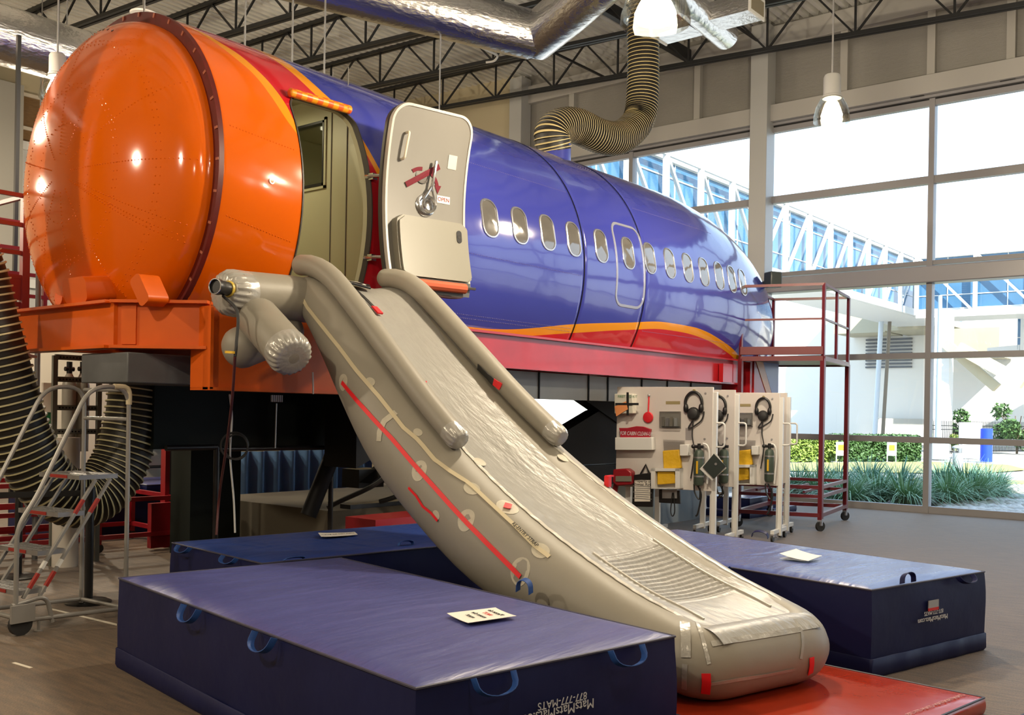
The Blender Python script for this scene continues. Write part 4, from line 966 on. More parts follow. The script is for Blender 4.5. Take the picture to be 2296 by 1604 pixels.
# ================================================================== CRASH MATS
def wrinkle_mat(name, col, rough=.38, sc=(1.4, 7, 1)):
    return mk(name, col, rough, vary=.22, vscale=1.3, bump=.22, bscale=1.6, stretch=sc, spec=.4)
def mat(nm, label, quad, z0, z1, topm, sidem, cat='crash mat', group=None, rnd=.03, amp=.008, skirt=True, seed=0, big=False):
    A, B, C, D = [V((*q, 0)) for q in quad]; cen = (A + B + C + D) / 4
    t = empty(nm, (cen.x, cen.y, z0), label, cat, group)
    e1, e2 = (B - A), (D - A); n1, n2 = (int(e1.length / .022), int(e2.length / .022)) if big else (40, 24)
    rg = random.Random(seed * 7 + 1); LR = [(rg.uniform(.04, .96), rg.uniform(-.10, .10), rg.uniform(.35, 1), rg.uniform(0, .5), rg.uniform(.55, 1)) for _ in range(17)]
    def ridge(u, v):
        a, b, L_ = (u, v, e1.length) if e1.length > e2.length else (v, u, e2.length); z = 0
        for c0, sk, am, b0, b1 in LR:
            d_ = (a - c0 - sk * (b - .5) - .012 * math.sin(b * 9 + c0 * 30)) * L_; z += am * math.exp(-(d_ / .022) ** 2) * max(0, min(1, (b - b0) * 6, (b1 - b) * 6 + .0))
        return z
    def P_(u, v): return A * (1 - u) * (1 - v) + B * u * (1 - v) + C * u * v + D * (1 - u) * v
    mb = MB()
    def top(u, v):
        p = P_(u, v); ed = min(u, 1 - u) * e1.length; ed2 = min(v, 1 - v) * e2.length; m_ = min(1, min(ed, ed2) / .12)
        z = z1 - rnd * .6 * (1 - m_) ** 2 + amp * m_ * (noise.noise(V((p.x * 1.2, p.y * 1.2, seed))) + .5 * noise.noise(V((p.x * 4, p.y * 2, seed + 3)))) + (.007 * m_ * ridge(u, v) if big else 0); return V((p.x, p.y, z))
    mb.grid(top, n1, n2)
    mb.build('top_cover', topm, t, smooth=60)
    mb = MB(); loop = [(i / n1, 0) for i in range(n1)] + [(1, j / n2) for j in range(n2)] + [(1 - i / n1, 1) for i in range(n1)] + [(0, 1 - j / n2) for j in range(n2)]
    R = []
    for k in range(9):
        f = k / 8; ring = []
        for (u, v) in loop:
            p = top(u, v); q = P_(u, v); od = (q - cen).normalized(); zz = z0 + (p.z - z0) * f
            b_ = (amp * 1.2 * noise.noise(V((q.x * 2.5, q.y * 2.5, zz * 3 + seed))) + .012 * (1 - (2 * f - 1) ** 2)) * (1 if 0 < k < 8 else 0)
            ring.append(V((q.x, q.y, zz)) + od * b_)
        R.append(ring)
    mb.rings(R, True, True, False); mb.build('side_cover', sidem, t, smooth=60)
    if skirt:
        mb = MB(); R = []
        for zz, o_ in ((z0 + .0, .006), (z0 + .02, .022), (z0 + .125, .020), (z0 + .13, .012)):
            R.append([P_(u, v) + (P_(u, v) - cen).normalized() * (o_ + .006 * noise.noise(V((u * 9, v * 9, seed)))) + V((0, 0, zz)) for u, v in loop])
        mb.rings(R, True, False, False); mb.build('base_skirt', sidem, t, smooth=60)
    mb = MB(); rim = [top(u, v) + (P_(u, v) - cen).normalized() * .002 for u, v in loop]; mb.tube(rim + [rim[0]], .007, 6, cap=False); mb.build('edge_piping', m_pipe, t)
    return t, (A, B, C, D), P_
m_pipe = mk('worn_dark_piping', (.05, .05, .085), .5, vary=.3, vscale=8)
m_top1 = wrinkle_mat('sheen_lit_blue_vinyl_top', (.070, .080, .25)); m_top2 = wrinkle_mat('deep_blue_vinyl_top', (.022, .050, .22), .42); m_top3 = wrinkle_mat('blue_vinyl_top', (.065, .09, .27), .27)  # mat tops: reflected sheen put into a paler base colour than the sides
def loop_handle(t, p, e, outn, w=.10, drop=.10, up_=False, m_=None):
    p, e, outn = V(p), V(e).normalized(), V(outn).normalized(); dn_ = V((0, 0, 1 if up_ else -1)); pts = []
    for k in range(13):
        a = math.pi * k / 12; pts.append(p + e * w * math.cos(a) + (dn_ * drop * .8 + outn * (.045 if not up_ else .0)) * math.sin(a) ** .55 + outn * .028)
    mb = MB(); R = []
    for i, q in enumerate(pts):
        T_ = (pts[min(i + 1, 12)] - pts[max(i - 1, 0)]).normalized(); s_ = outn.cross(T_).cross(T_).normalized() if False else outn
        wv = (outn + V((0, 0, .35))).normalized() * .019; th_ = T_.cross(wv).normalized() * .002
        R.append([q - wv - th_, q + wv - th_, q + wv + th_, q - wv + th_])
    mb.rings(R); return mb.build('loop_handle', m_ or m_web, t, smooth=50)
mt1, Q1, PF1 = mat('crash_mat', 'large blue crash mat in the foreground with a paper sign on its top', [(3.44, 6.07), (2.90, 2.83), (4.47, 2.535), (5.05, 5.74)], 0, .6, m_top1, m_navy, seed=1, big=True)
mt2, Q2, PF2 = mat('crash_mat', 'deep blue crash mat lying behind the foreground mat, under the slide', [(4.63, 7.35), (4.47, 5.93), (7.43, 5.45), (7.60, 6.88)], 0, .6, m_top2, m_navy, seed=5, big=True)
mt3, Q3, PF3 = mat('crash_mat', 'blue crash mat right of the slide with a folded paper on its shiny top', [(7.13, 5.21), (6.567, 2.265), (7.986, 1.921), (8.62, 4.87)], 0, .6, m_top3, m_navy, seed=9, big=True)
e_l = (Q1[1] - Q1[0]).normalized(); n_l = V((-1, .16, 0)); e_f = (Q1[2] - Q1[1]).normalized(); n_f = V((-.18, -1, 0)); n_r = V((1, -.17, 0))
def side_handle(t, Q, i, px, py, **k):
    A, B = Q[i], Q[(i + 1) % 4]; e = (B - A).normalized(); n = e.cross(V((0, 0, 1))); cen = sum(Q, V((0, 0, 0))) / 4
    if n.dot(A - cen) < 0: n = -n
    p = onplane(px, py, A, n); p.z = .585; loop_handle(t, p, e, n, **k)
for px, py in ((440, 1352), (605, 1410)): side_handle(mt1, Q1, 0, px, py)
for px, py in ((1098, 1490), (1395, 1442)): side_handle(mt1, Q1, 1, px, py, w=.11)
loop_handle(mt1, at(1168, 1330, Z=.60), (Q1[3] - Q1[2]), n_r, .06, .10, up_=True)
for px, py in ((421, 1224), (523, 1248)): side_handle(mt2, Q2, 0, px, py, drop=.06)
loop_handle(mt2, at(905, 1222, Z=.60), (Q2[2] - Q2[1]), V((-.1, -1, 0)), .07, .045, up_=True)
loop_handle(mt2, at(655, 1254, Z=.60), (Q2[2] - Q2[1]), V((-.1, -1, 0)), .08, .02, up_=True)
loop_handle(mt3, at(2027, 1306, Z=.60), (Q3[2] - Q3[1]), V((-.2, -1, 0)), .07, .085, up_=True, m_=m_navy)
side_handle(mt3, Q3, 1, 2155, 1290, drop=.06, m_=m_navy)
loop_handle(mt3, at(1625, 1268, Z=.59), (Q3[1] - Q3[0]), V((-1, .1, 0)), .07, .03)
loop_handle(mt3, at(1702, 1206, Z=.60), (Q3[3] - Q3[2]), V((1, .1, 0)), .09, .07, up_=True, m_=m_navy)
nf1 = (Q1[2] - Q1[1]).cross(V((0, 0, 1))).normalized(); 
def face_text(body, size, px, py, A, B, nrm, parent, flip=True, off=.03, mat_=m_whiteink):
    p = onplane(px, py, A + nrm * off, nrm); x = (B - A).normalized()
    return text(body, size, p, -x if flip else x, V((0, 0, -1)) if flip else V((0, 0, 1)), mat_, parent, 'printed_lettering')
face_text('877-777-MATS', .050, 1262, 1572, Q1[1], Q1[2], nf1, mt1)
face_text('MatsMatsMats.com', .064, 1245, 1597, Q1[1], Q1[2], nf1, mt1)
nf3 = (Q3[2] - Q3[1]).cross(V((0, 0, 1))).normalized()
face_text('MatsMatsMats.com', .050, 2092, 1388, Q3[1], Q3[2], nf3, mt3); face_text('877-777-MATS', .040, 2094, 1373, Q3[1], Q3[2], nf3, mt3)
def face_quad(px, py, w, h, A, B, nrm, name, mat_, parent, off=.028, th=.003):
    p = onplane(px, py, A + nrm * off, nrm); x = (B - A).normalized(); mb = MB(); mb.obox(p, x * w / 2, V((0, 0, h / 2)), nrm * th); return mb.build(name, mat_, parent)
fq = face_quad(2093, 1355, .13, .055, Q3[1], Q3[2], nf3, 'printed_label', mk('grey_label', (.35, .36, .38), .5), mt3)
face_quad(2093, 1366, .13, .02, Q3[1], Q3[2], nf3, 'label_red_strip', m_redink, fq, off=.030)
# red landing mat and white mat
r0 = at(2206, 1563, Z=.1); r1 = at(2108, 1604, Z=.1); ef = (r1 - r0).normalized(); es = V((.10, .995, 0)).normalized()
m_redmat = mk('red_vinyl', (.40, .034, .010), .25, vary=.15, vscale=2, bump=.12, bscale=3, coat=.3)
Ra = V((r0.x, r0.y, 0)); Rb = Ra + ef * 1.62; 
mt4, Q4, PF4 = mat('landing_mat', 'thin shiny red mat under the toe of the slide', [(Ra.x, Ra.y), (Rb.x, Rb.y), (Rb.x + es.x * 2.35, Rb.y + es.y * 2.35), (Ra.x + es.x * 2.35, Ra.y + es.y * 2.35)], 0, .1, m_redmat, m_redmat, 'mat', rnd=.01, amp=.002, skirt=False)
pt = at(2100, 1580, Z=.106); text('877-777-MATS  MATSMATSMATS', .045, pt, at(2138, 1568, Z=.106) - at(2060, 1596, Z=.106), V((-.3, .9, 0)), mk('pale_red_print', (.6, .3, .3), .5), mt4, 'printed_lettering', shear=0)
mb = MB(); pc = r0 + ef * .35 + V((0, 0, -.05)); mb.obox(pc - es * .012, ef * .10, V((0, 0, .028)), es * .008); mb.build('side_flap', m_redmat, mt4)
mt5, Q5, PF5 = mat('landing_mat', 'pale white mat at the lower right corner in front of the red mat', [(5.86, 1.33), (7.9, .96), (7.70, -.1), (5.66, .28)], 0, .06, mk('white_vinyl', (.62, .60, .66), .35, bump=.1, bscale=3), m_whitem, 'mat', rnd=.01, amp=.003, skirt=False)
# paper signs
def paper(label, pix, z, lines, curl=.004, tilt=None):
    P_ = [at(x, y, Z=z) for x, y in pix]; c = sum(P_, V((0, 0, 0))) / 4; t = empty('paper_sign', c, label, 'paper sign', 'paper signs on the crash mats')
    mb = MB(); mb.sheet(lambda u, v: P_[0].lerp(P_[1], u).lerp(P_[3].lerp(P_[2], u), v) + V((0, 0, .012 + curl * (abs(u - .5) * 2) ** 3)), 8, 4, (0, 0, -.002)); mb.build('sheet', m_paper, t)
    yv = (P_[0] - P_[3]).normalized() if tilt is None else tilt
    return t, P_, c
# front sign: its lines run towards the slide, upside down for us
t, P_, c = paper('white paper sign on the foreground mat, its words partly red', [(1002, 1382), (1050, 1404), (1158, 1388), (1111, 1369)], .606, [])
ld = (P_[0] - P_[1]).normalized(); sd = (P_[2] - P_[1]).normalized()   # lines read along -ld
for k, (w_, m_, f) in enumerate((('Please do', m_ink, .80), ('NOT', m_redink, .62), ('move the', m_ink, .45), ('mats!', m_ink, .27))):
    text(w_, .042, P_[1].lerp(P_[2], f) + (P_[0] - P_[1]) * .5 + V((0, 0, .0155)), -(-ld), -(-sd) if False else sd.cross(V((0, 0, 1))).cross(sd) * 0 + sd, m_, t, 'sign_lettering', depth=.0006)
t, P_, c = paper('white paper strip sign lying on the deep blue mat behind', [(720, 1208), (802, 1203), (795, 1197), (713, 1199)], .606, [])
text('PLEASE DO NOT MOVE', .03, c + V((0, 0, .015)), (P_[1] - P_[0]), (P_[3] - P_[0]), m_ink, t, 'sign_lettering', depth=.0006)
t = empty('paper_sign', at(1800, 1252, Z=.6), 'curled white sheets of paper on the right-hand mat', 'paper sign', 'paper signs on the crash mats')
mb = MB(); P_ = [at(x, y, Z=.62) for x, y in ((1748, 1250), (1812, 1258), (1843, 1250), (1785, 1243))]
mb.sheet(lambda u, v: P_[0].lerp(P_[1], u).lerp(P_[3].lerp(P_[2], u), v) + V((0, 0, .03 * (1 - u) ** 2 + .012 * v)), 8, 4, (0, 0, -.002)); mb.build('sheet', m_paper, t)
mb = MB(); mb.sheet(lambda u, v: P_[0].lerp(P_[1], u * .9).lerp(P_[3].lerp(P_[2], u * .9), v) + V((0, 0, -.008 + .004 * u)), 4, 2, (0, 0, -.002)); mb.build('sheet', m_whitem, t)
# ================================================================== HOSES AND DUCTS
def corrugated(path_pts, r, pitch, name, label, cat, ribm, sub=10):
    P_ = smooth_path(path_pts, sub); L_ = [0]
    for i_, (a, b) in enumerate(zip(P_, P_[1:])):
        t0_ = (P_[i_] - P_[i_ - 1]).normalized() if i_ else (b - a).normalized()
        L_.append(L_[-1] + (b - a).length + .55 * r * t0_.angle((b - a).normalized(), 0))
    def pt(s_):
        for i in range(len(L_) - 1):
            if L_[i + 1] >= s_: return P_[i].lerp(P_[i + 1], (s_ - L_[i]) / max(1e-9, L_[i + 1] - L_[i]))
        return P_[-1]
    N = int(L_[-1] / pitch); cs = []; rs = []; mats = []
    for i in range(N):
        for f, k, m_ in ((0, .93, 0), (.32, .93, 0), (.40, 1.0, 1), (.62, 1.0, 1), (.70, .93, 0)):
            cs.append(pt((i + f) * pitch)); rs.append(r * k); mats.append(m_)
    mb = MB(); fr_ = mb.frames([pt(s_ * L_[-1] / 400) for s_ in range(401)])
    seg = 28; rings = []
    for i, (c, rad) in enumerate(zip(cs, rs)):
        f = fr_[min(400, int(round(400 * (i / 5 * pitch) / L_[-1])))]
        t_ = f[1]; n_ = f[2]; b_ = f[3]
        rings.append([c + (n_ * math.cos(2 * math.pi * k / seg) + b_ * math.sin(2 * math.pi * k / seg)) * rad for k in range(seg)])
    mb.rings(rings, True, True, True)
    mb.mi = [1 if mats[i // seg] == 1 and i // seg < len(rings) - 1 else 0 for i in range((len(rings) - 1) * seg)] + [0, 0]
    o = mb.build(name, [m_hoseblack, ribm], None, smooth=25); return tag(o, label, cat)
yh = 8.6
hz_ = lambda px, py, y=yh: at(px, py, Y=y)
corrugated([V((ct.x, yh, 5.48)), hz_(1238, 302), hz_(1256, 284), hz_(1293, 283), hz_(1345, 306), hz_(1390, 308), hz_(1430, 272), hz_(1441, 205), hz_(1442, 100), hz_(1440, 0), hz_(1438, -120)], .262, .062, 'corrugated_duct_hose', 'black and yellow ribbed air hose curving down from the roof onto the blue fuselage', 'hose', m_hosewire)
yl = 8.9
hl = lambda px, py, y=yl: at(px, py, Y=y)
corrugated([V((hl(-95, 420).x - .25, yl, 8.6)), V((hl(-95, 420).x - .1, yl, 6.5)), hl(-95, 420), hl(-50, 640), hl(5, 850), hl(55, 1000), hl(118, 1095), hl(195, 1118), hl(258, 1060), hl(292, 965), hl(306, 875), hl(308, 856)], .27, .066, 'corrugated_duct_hose', 'huge black and cream ribbed air hose hanging in a U behind the grey ladder', 'hose', m_hosewire2)
def spiral(path, r, name, label, wraps=.5, seg=36, rnd=0):
    mb = MB(); P_ = [V(p) for p in path]; mb.tube(P_, r, seg); t = empty(name, sum(P_, V((0, 0, 0))) / len(P_), label, 'duct'); mb.build('duct_tube', m_duct, t, smooth=60)
    d = 0
    for a, b in zip(P_, P_[1:]):
        n = int((b - a).length / wraps)
        for k in range(1, n):
            c = a.lerp(b, k / n); mb = MB(); mb.tube([c - (b - a).normalized() * .02, c + (b - a).normalized() * .02], r * 1.012, seg); mb.build('joint_band', m_duct, t, smooth=60)
    return t
# left duct: runs from upper left to behind the dome
da, db_ = at(-120, 42, Y=15), at(260, 170, Y=15)
db2 = da + V((6.0, 0, 0)); zc_ = da.z
spiral([V((da.x - 6, 15, zc_)), V((da.x + 5.2, 15, zc_))], .43, 'silver_round_duct', 'large silver round duct at the upper left behind the orange dome', 1.5)
# centre duct and elbow
z_ = 7.3
ca = at(500, -190, Z=z_); cb = at(1165, 62, Z=z_); cc = at(1240, 60, Z=z_ + .05); cd = at(1440, -110, Z=z_ + .1)
d1 = at(815, -18, Z=z_)
spiral([d1 + (d1 - at(1150, 70, Z=z_)).normalized() * 3, d1, at(1150, 68, Z=z_), at(1190, 78, Z=z_)], .35, 'silver_round_duct', 'silver foil duct running over the fuselage to an elbow at the top', 1.3)
e0 = at(1190, 78, Z=z_)
t = empty('silver_duct_elbow', e0, 'silver foil elbow duct rising to the right from the end of the long duct', 'duct')
mb = MB(); mb.tube([e0 - V((.05, 0, 0)), e0 + V((.12, 0, 0)), at(1275, 22, Z=z_ + .1), at(1360, -55, Z=z_ + .2), at(1460, -145, Z=z_ + .3)], .34, 36); mb.build('duct_tube', m_duct, t, smooth=60)
mb = MB(); g0 = at(870, 8, Z=z_ + .3); mb.obox(g0 + V((-.9, .3, .4)), (.9, 0, 0), (0, .35, 0), (0, 0, .35)); tag(mb.build('grey_plenum_box', mk('plenum_grey', (.38, .36, .36), .5)), 'grey sheet metal plenum box left of the long silver duct', 'duct box')
# right branch with diffuser boxes
zq = 7.9
ra, rb_ = at(1500, -30, Z=zq), at(1628, 82, Z=zq)
t = empty('diffuser_duct', (ra + rb_) / 2, 'short silver duct with two square air outlets behind the bright lamp', 'duct')
mb = MB(); mb.tube([ra - (rb_ - ra), ra, rb_], .21, 32); mb.build('duct_tube', m_duct, t, smooth=60)
mm = ra.lerp(rb_, .62); yd_ = V((0, 1, 0))
for s_, tp in ((-1, 'outlet_box'), (1, 'outlet_box')):
    mb = MB(); cc_ = mm + yd_ * s_ * .50; mb.obox(cc_, (.24, 0, 0), (0, .34, 0), (0, 0, .14)); ob_ = mb.build(tp, m_duct, t, flat=True)
    mb = MB(); mb.obox(cc_ + yd_ * s_ * .35, (.26, 0, 0), (0, .012, 0), (0, 0, .16)); fr2 = mb.build('outlet_frame', m_whitem, ob_)
    mb = MB(); mb.obox(cc_ + yd_ * s_ * .364, (.21, 0, 0), (0, .005, 0), (0, 0, .11)); mb.build('outlet_grille', mk('brown_grille', (.22, .19, .13), .5), ob_)
# hanger rods and the sprinkler pipe
for i, (px, y0, y1, lb) in enumerate(((150, -5, 50, 'thin hanger rod above the large left duct'), (323, 0, 42, 'thin hanger rod above the top of the orange dome'), (549, 0, 100, 'thin rod hanging to the red stripe of the roof'), (655, 0, 130, 'thin rod hanging just left of the checked pad'), (727, 0, 157, 'thin rod hanging to the blue roof right of the red stripe'), (985, 60, 246, 'long thin rod hanging behind the top of the open door'))):
    b_ = at(px, y1, Y=8.75 if i else 15.0); 
    if i == 5: b_ = at(px, y1, Y=9.6)
    b_.z -= .1
    mb = MB(); mb.tube([b_, V((b_.x, b_.y, deckz(b_.y) - .05))], .011, 6); tag(mb.build('hanger_rod', m_steel), lb, 'rod', 'hanger rods above the fuselage')
mb = MB(); mb.tube(fillet([at(985, 62, Z=8.6), at(1118, 125, Z=8.6), at(1108, 138, Z=8.55), at(1090, 140, Z=8.55)], .15), .022, 8); tag(mb.build('conduit_pipe', m_whitem), 'thin pale pipe under the roof between the rod and the duct elbow', 'pipe')

# ================================================================== ROLLING LADDER
FL = lambda px, py, z=0: at(px, py, Z=z)
la0 = FL(50, 1418); lc0 = FL(183, 1356)
e_x = V((.905, -.10, 0)).normalized() if False else (FL(262, 1386) - FL(52, 1424)).normalized()   # towards the ladder's back
e_y = V((-e_x.y, e_x.x, 0))                                                                            # across, away from us
O_ = FL(40, 1424)
lad = empty('rolling_ladder', (O_.x, O_.y, 0), 'grey rolling step ladder with red and white tape at the left, four steps', 'step ladder')
def lp(a, b, z): return V((O_.x, O_.y, 0)) + e_x * a + e_y * b + V((0, 0, z))
m_lad = mk('grey_ladder_tube', (.30, .29, .275), .4, metal=.3); Wd = .62
def T(pts, r=.017, rad=.08, name='frame_tube', mat_=None, par=None):
    mb = MB(); mb.tube(fillet(pts, rad, 5), r, 10); return mb.build(name, mat_ or m_lad, par or lad)
# handrails (two sides): front leg up, slope, top, rear post down
ZT_ = 1.86; Lb = .90
for b, nm in ((0, 'near'), (Wd, 'far')):
    T([lp(-.02, b, .06), lp(-.02, b, .80), lp(.12, b, 1.0), lp(.55, b, ZT_), lp(Lb, b, ZT_), lp(Lb, b, .03)], .018, .16, 'handrail')
T([lp(Lb, 0, 1.60), lp(Lb, Wd, 1.60)], .016, .05, 'cross_tube'); T([lp(Lb, 0, ZT_ - .02), lp(Lb, Wd, ZT_ - .02)], .016, .05, 'cross_tube')
mb = MB(); mb.tube(fillet([lp(Lb - .14, 0, ZT_ + .002), lp(Lb, 0, ZT_ + .002), lp(Lb, 0, ZT_ - .14)], .1, 5), .024, 10); mb.build('tape_wrap', m_strapc, lad)
T([lp(.0, 0, .10), lp(Lb, 0, .06)], .018, .05, 'base_tube'); T([lp(.0, Wd, .10), lp(Lb, Wd, .06)], .018, .05, 'base_tube'); T([lp(Lb, 0, .06), lp(Lb, Wd, .06)], .018, .05, 'base_tube'); T([lp(.0, 0, .12), lp(.0, Wd, .12)], .018, .05, 'base_tube')
T([lp(-.05, -.0, .22), lp(.22, 0, .26), lp(.27, 0, .05)], .017, .08, 'base_tube')
steps = [(.12, .30), (.27, .58), (.43, .86), (.66, 1.14)]
for k, (a, z) in enumerate(steps):
    dpt = .11 if k < 3 else .17
    mb = MB(); mb.obox(lp(a, Wd / 2, z), e_x * dpt, e_y * (Wd / 2 - .03), V((0, 0, .018))); sp_ = mb.build('step', m_steel, lad)
    mb = MB()
    for i in range(9):
        for j in range(3): c = lp(a - dpt + .04 + j * (dpt * 2 - .08) / 2, .07 + i * (Wd - .14) / 8, z + .019); mb.obox(c, e_x * .012, e_y * .012, V((0, 0, .003)))
    mb.build('tread_pattern', m_lad, sp_)['kind'] = 'stuff'
    mb = MB(); mb.obox(lp(a - dpt - .003, Wd * .5, z), e_x * .002, e_y * .12, V((0, 0, .012))); mb.build('red_tape', m_ladred, sp_)
for b in (.02, Wd - .02):
    for s_ in (-.055, .075):
        p0, p1 = lp(.10 + s_, b, .26), lp(.68 + s_, b, 1.12); mb = MB(); mb.bar(p0, p1, .028, .02); rl_ = mb.build('stair_rail', m_lad, lad)
        for f0, f1, mt in (((.08, .20, m_ladred), (.24, .30, m_whitem), (.70, .82, m_ladred)) if b < .1 else ()):
            mb = MB(); mb.bar(p0.lerp(p1, f0), p0.lerp(p1, f1), .031, .023); mb.build('reflective_tape', mt, rl_)
for b in (0, Wd):
    c = lp(.0, b - .03, .085); mb = MB(); mb.lathe([(.085, -.02), (.085, .02), (.06, .022)], c, e_y, 20); w_ = mb.build('wheel', m_rubber, lad); mb = MB(); mb.obox(c + V((0, 0, .08)) - e_y * .03, e_x * .09, e_y * .012, V((0, 0, .065))); mb.build('wheel_guard', m_lad, lad)
mb = MB(); mb.lathe([(.03, 0), (.03, .008), (.012, .01), (.012, .08)], lp(.16, -.0, 0), (0, 0, 1), 12); mb.build('foot', m_lad, lad)

# ================================================================== STANCHIONS
def stanchion(c, label, belt_to=None):
    c = V((c.x, c.y, 0)); t = empty('barrier_post', c, label, 'barrier post', 'black belt barrier posts')
    mb = MB(); mb.lathe([(.19, 0), (.19, .012), (.15, .03), (.05, .04)], c, seg=32); mb.build('base', m_blackp, t)
    mb = MB(); mb.cyl(c + V((0, 0, .03)), c + V((0, 0, .92)), .036, 18); mb.build('pole', m_blackp, t)
    mb = MB(); mb.cyl(c + V((0, 0, .90)), c + V((0, 0, 1.0)), .045, 18); mb.build('belt_head', m_blackp, t)
    if belt_to is not None:
        mb = MB(); mb.bar(c + V((0, 0, .95)), V((belt_to.x, belt_to.y, .93)), .004, .05); mb.build('belt', m_blackp, t)
    return c
s2 = FL(40, 1296); s1 = FL(198, 1352)
stanchion(s1, 'black barrier post standing behind the grey ladder', s1.lerp(V((s2.x - 2.4, s2.y - .6, 0)), .97)); stanchion(s2, 'black barrier post farther left, behind the lowest ladder step')
m_tape = mk('floor_tape_white', (.65, .6, .5), .6)
def floor_quad(pix, nm, label, mat_, cat):
    mb = MB(); mb.prism([FL(*p) + V((0, 0, .001)) for p in pix], (0, 0, .002)); tag(mb.build(nm, mat_), label, cat)
floor_quad([(106, 1366), (110, 1364), (262, 1400), (262, 1404)], 'floor_tape_line', 'white tape line on the carpet under the ladder', m_tape, 'tape')
floor_quad([(26, 1488), (34, 1486), (74, 1498), (66, 1500)], 'floor_tape_scrap', 'small piece of white tape on the carpet at the lower left', m_tape, 'tape')

# ================================================================== BACKGROUND LEFT
# red stair platform railing
q0 = V((5.15, 11.25, 0)); t = empty('red_stair_platform', q0, 'dark red steel stair platform with railings at the far left edge', 'stair platform')
def R3(a, b, c, nm='rail', w_=.045, m_=None): mb = MB(); mb.bar(a, b, w_); return mb.build(nm, m_ or m_darkred, t)
P_ = lambda px, py, Y: at(px, py, Y=Y)
pz = P_(60, 675, 11.2).z; tz = P_(55, 440, 11.2).z
px_ = P_(56, 560, 11.2).x
R3((px_, 11.2, 0), (px_, 11.2, tz), 0, 'post', .08); R3((px_ + .0, 12.6, pz), (px_ + .0, 12.6, tz), 0, 'post', .05); R3((px_ + .9, 12.6, pz), (px_ + .9, 12.6, tz - .1), 0, 'post', .05)
for f in (1, .72, .45, .22):
    z = pz + (tz - pz) * f; R3((px_ - 2.6, 11.2, z), (px_, 11.2, z), 0); R3((px_, 12.6, z - .05), (px_ + 1.6, 12.6, z - .05), 0)
R3((px_, 11.2, tz), (px_, 12.6, tz), 0)
mb = MB(); mb.box(px_ - 2.6, px_ + .05, 11.2, 12.6, pz - .22, pz - .02); mb.build('platform', m_darkred, t); mb = MB(); mb.box(px_ - 2.6, px_, 11.18, 11.22, pz, pz + .25); mb.build('kick_plate', m_darkred, t)
R3((px_ + .0, 12.6, 0), (px_ + .0, 12.6, pz), 0, 'post', .07)
mb = MB(); mb.box(px_ + .1, px_ + 2.2, 12.3, 12.7, pz - .35, pz - .05); mb.build('cross_beam', m_blackp, t)
mb = MB(); mb.tube([V((px_ + .06, 10.98, 0)), V((px_ + .05, 10.98, 3.95))], .03, 10); tag(mb.build('dark_standpipe', m_dgray), 'dark grey pipe standing against the red stair platform', 'pipe')
# gas cylinders in a perforated rack
rk = at(165, 880, Y=10.4)
t = empty('cylinder_rack', (rk.x, 10.4, 1.3), 'grey perforated steel rack holding gas cylinders under the orange beam', 'rack')
xa, xb = at(122, 880, Y=10.4).x, at(222, 880, Y=10.4).x; zt3, zb4 = at(170, 800, Y=10.4).z, at(170, 972, Y=10.4).z
m_perf = mk('perforated_grey_steel', (.16, .17, .15), .5)
for x in (xa, xb): 
    mb = MB(); mb.box(x - .025, x + .025, 10.38, 10.42, .0, zt3); mb.build('upright', m_perf, t)
for py in (803, 852, 915, 968):
    z = at(170, py, Y=10.4).z; mb = MB(); mb.box(xa, xb, 10.385, 10.41, z - .028, z + .028); rl_ = mb.build('perforated_bar', m_perf, t)
    mb = MB()
    for k in range(12): x = xa + .05 + (xb - xa - .1) * k / 11; mb.lathe([(.009, 0), (.009, .003)], (x, 10.384, z), (0, -1, 0), 8)
    mb.build('punched_holes', m_black, rl_)['kind'] = 'stuff'
for px, lb in ((160, 'pale grey gas cylinder with black valve, left one in the rack'), (190, 'pale grey gas cylinder with black valve, right one in the rack')):
    c = at(px, 880, Y=10.55); z1 = at(px, 838, Y=10.55).z; t = empty('gas_cylinder', (c.x, 10.6, 1.3), lb, 'gas cylinder', 'gas cylinders in the rack')
    mb = MB(); mb.lathe([(.07, 1.2), (.075, z1 - .14), (.06, z1 - .06), (.03, z1), (.022, z1 + .02)], (c.x, 10.6, 0), seg=20); mb.build('body', mk('pale_cylinder_paint', (.42, .41, .36), .35), t)
    mb = MB(); mb.cyl((c.x, 10.6, z1), (c.x, 10.6, z1 + .13), .03, 12); mb.cyl((c.x - .05, 10.6, z1 + .05), (c.x + .05, 10.6, z1 + .05), .025, 10); mb.build('valve', m_blackp, t)
c = at(160, 1030, Y=10.2); mb = MB(); mb.lathe([(.13, 0), (.13, at(160, 982, Y=10.2).z)], (c.x, 10.3, 0), seg=28); tag(mb.build('white_paper_roll', mk('white_roll', (.62, .58, .52), .6)), 'tall white roll standing behind the big hose', 'roll')
a_, b_ = at(104, 900, Y=10.8), at(124, 1040, Y=10.8); mb = MB(); mb.prism([(a_.x, 10.8, a_.z), (b_.x - .02, 10.8, a_.z), (b_.x + .05, 10.8, b_.z), (a_.x, 10.8, b_.z)], (0, .1, 0)); tag(mb.build('green_panel', m_green), 'narrow green panel standing left of the white roll', 'panel')
mb = MB(); mb.box(a_.x - .06, a_.x - .02 + .06, 10.75, 10.79, a_.z - .12, a_.z + .2); t = tag(mb.build('warning_label', m_paper), 'small white label with a red border beside the cylinder rack', 'label')
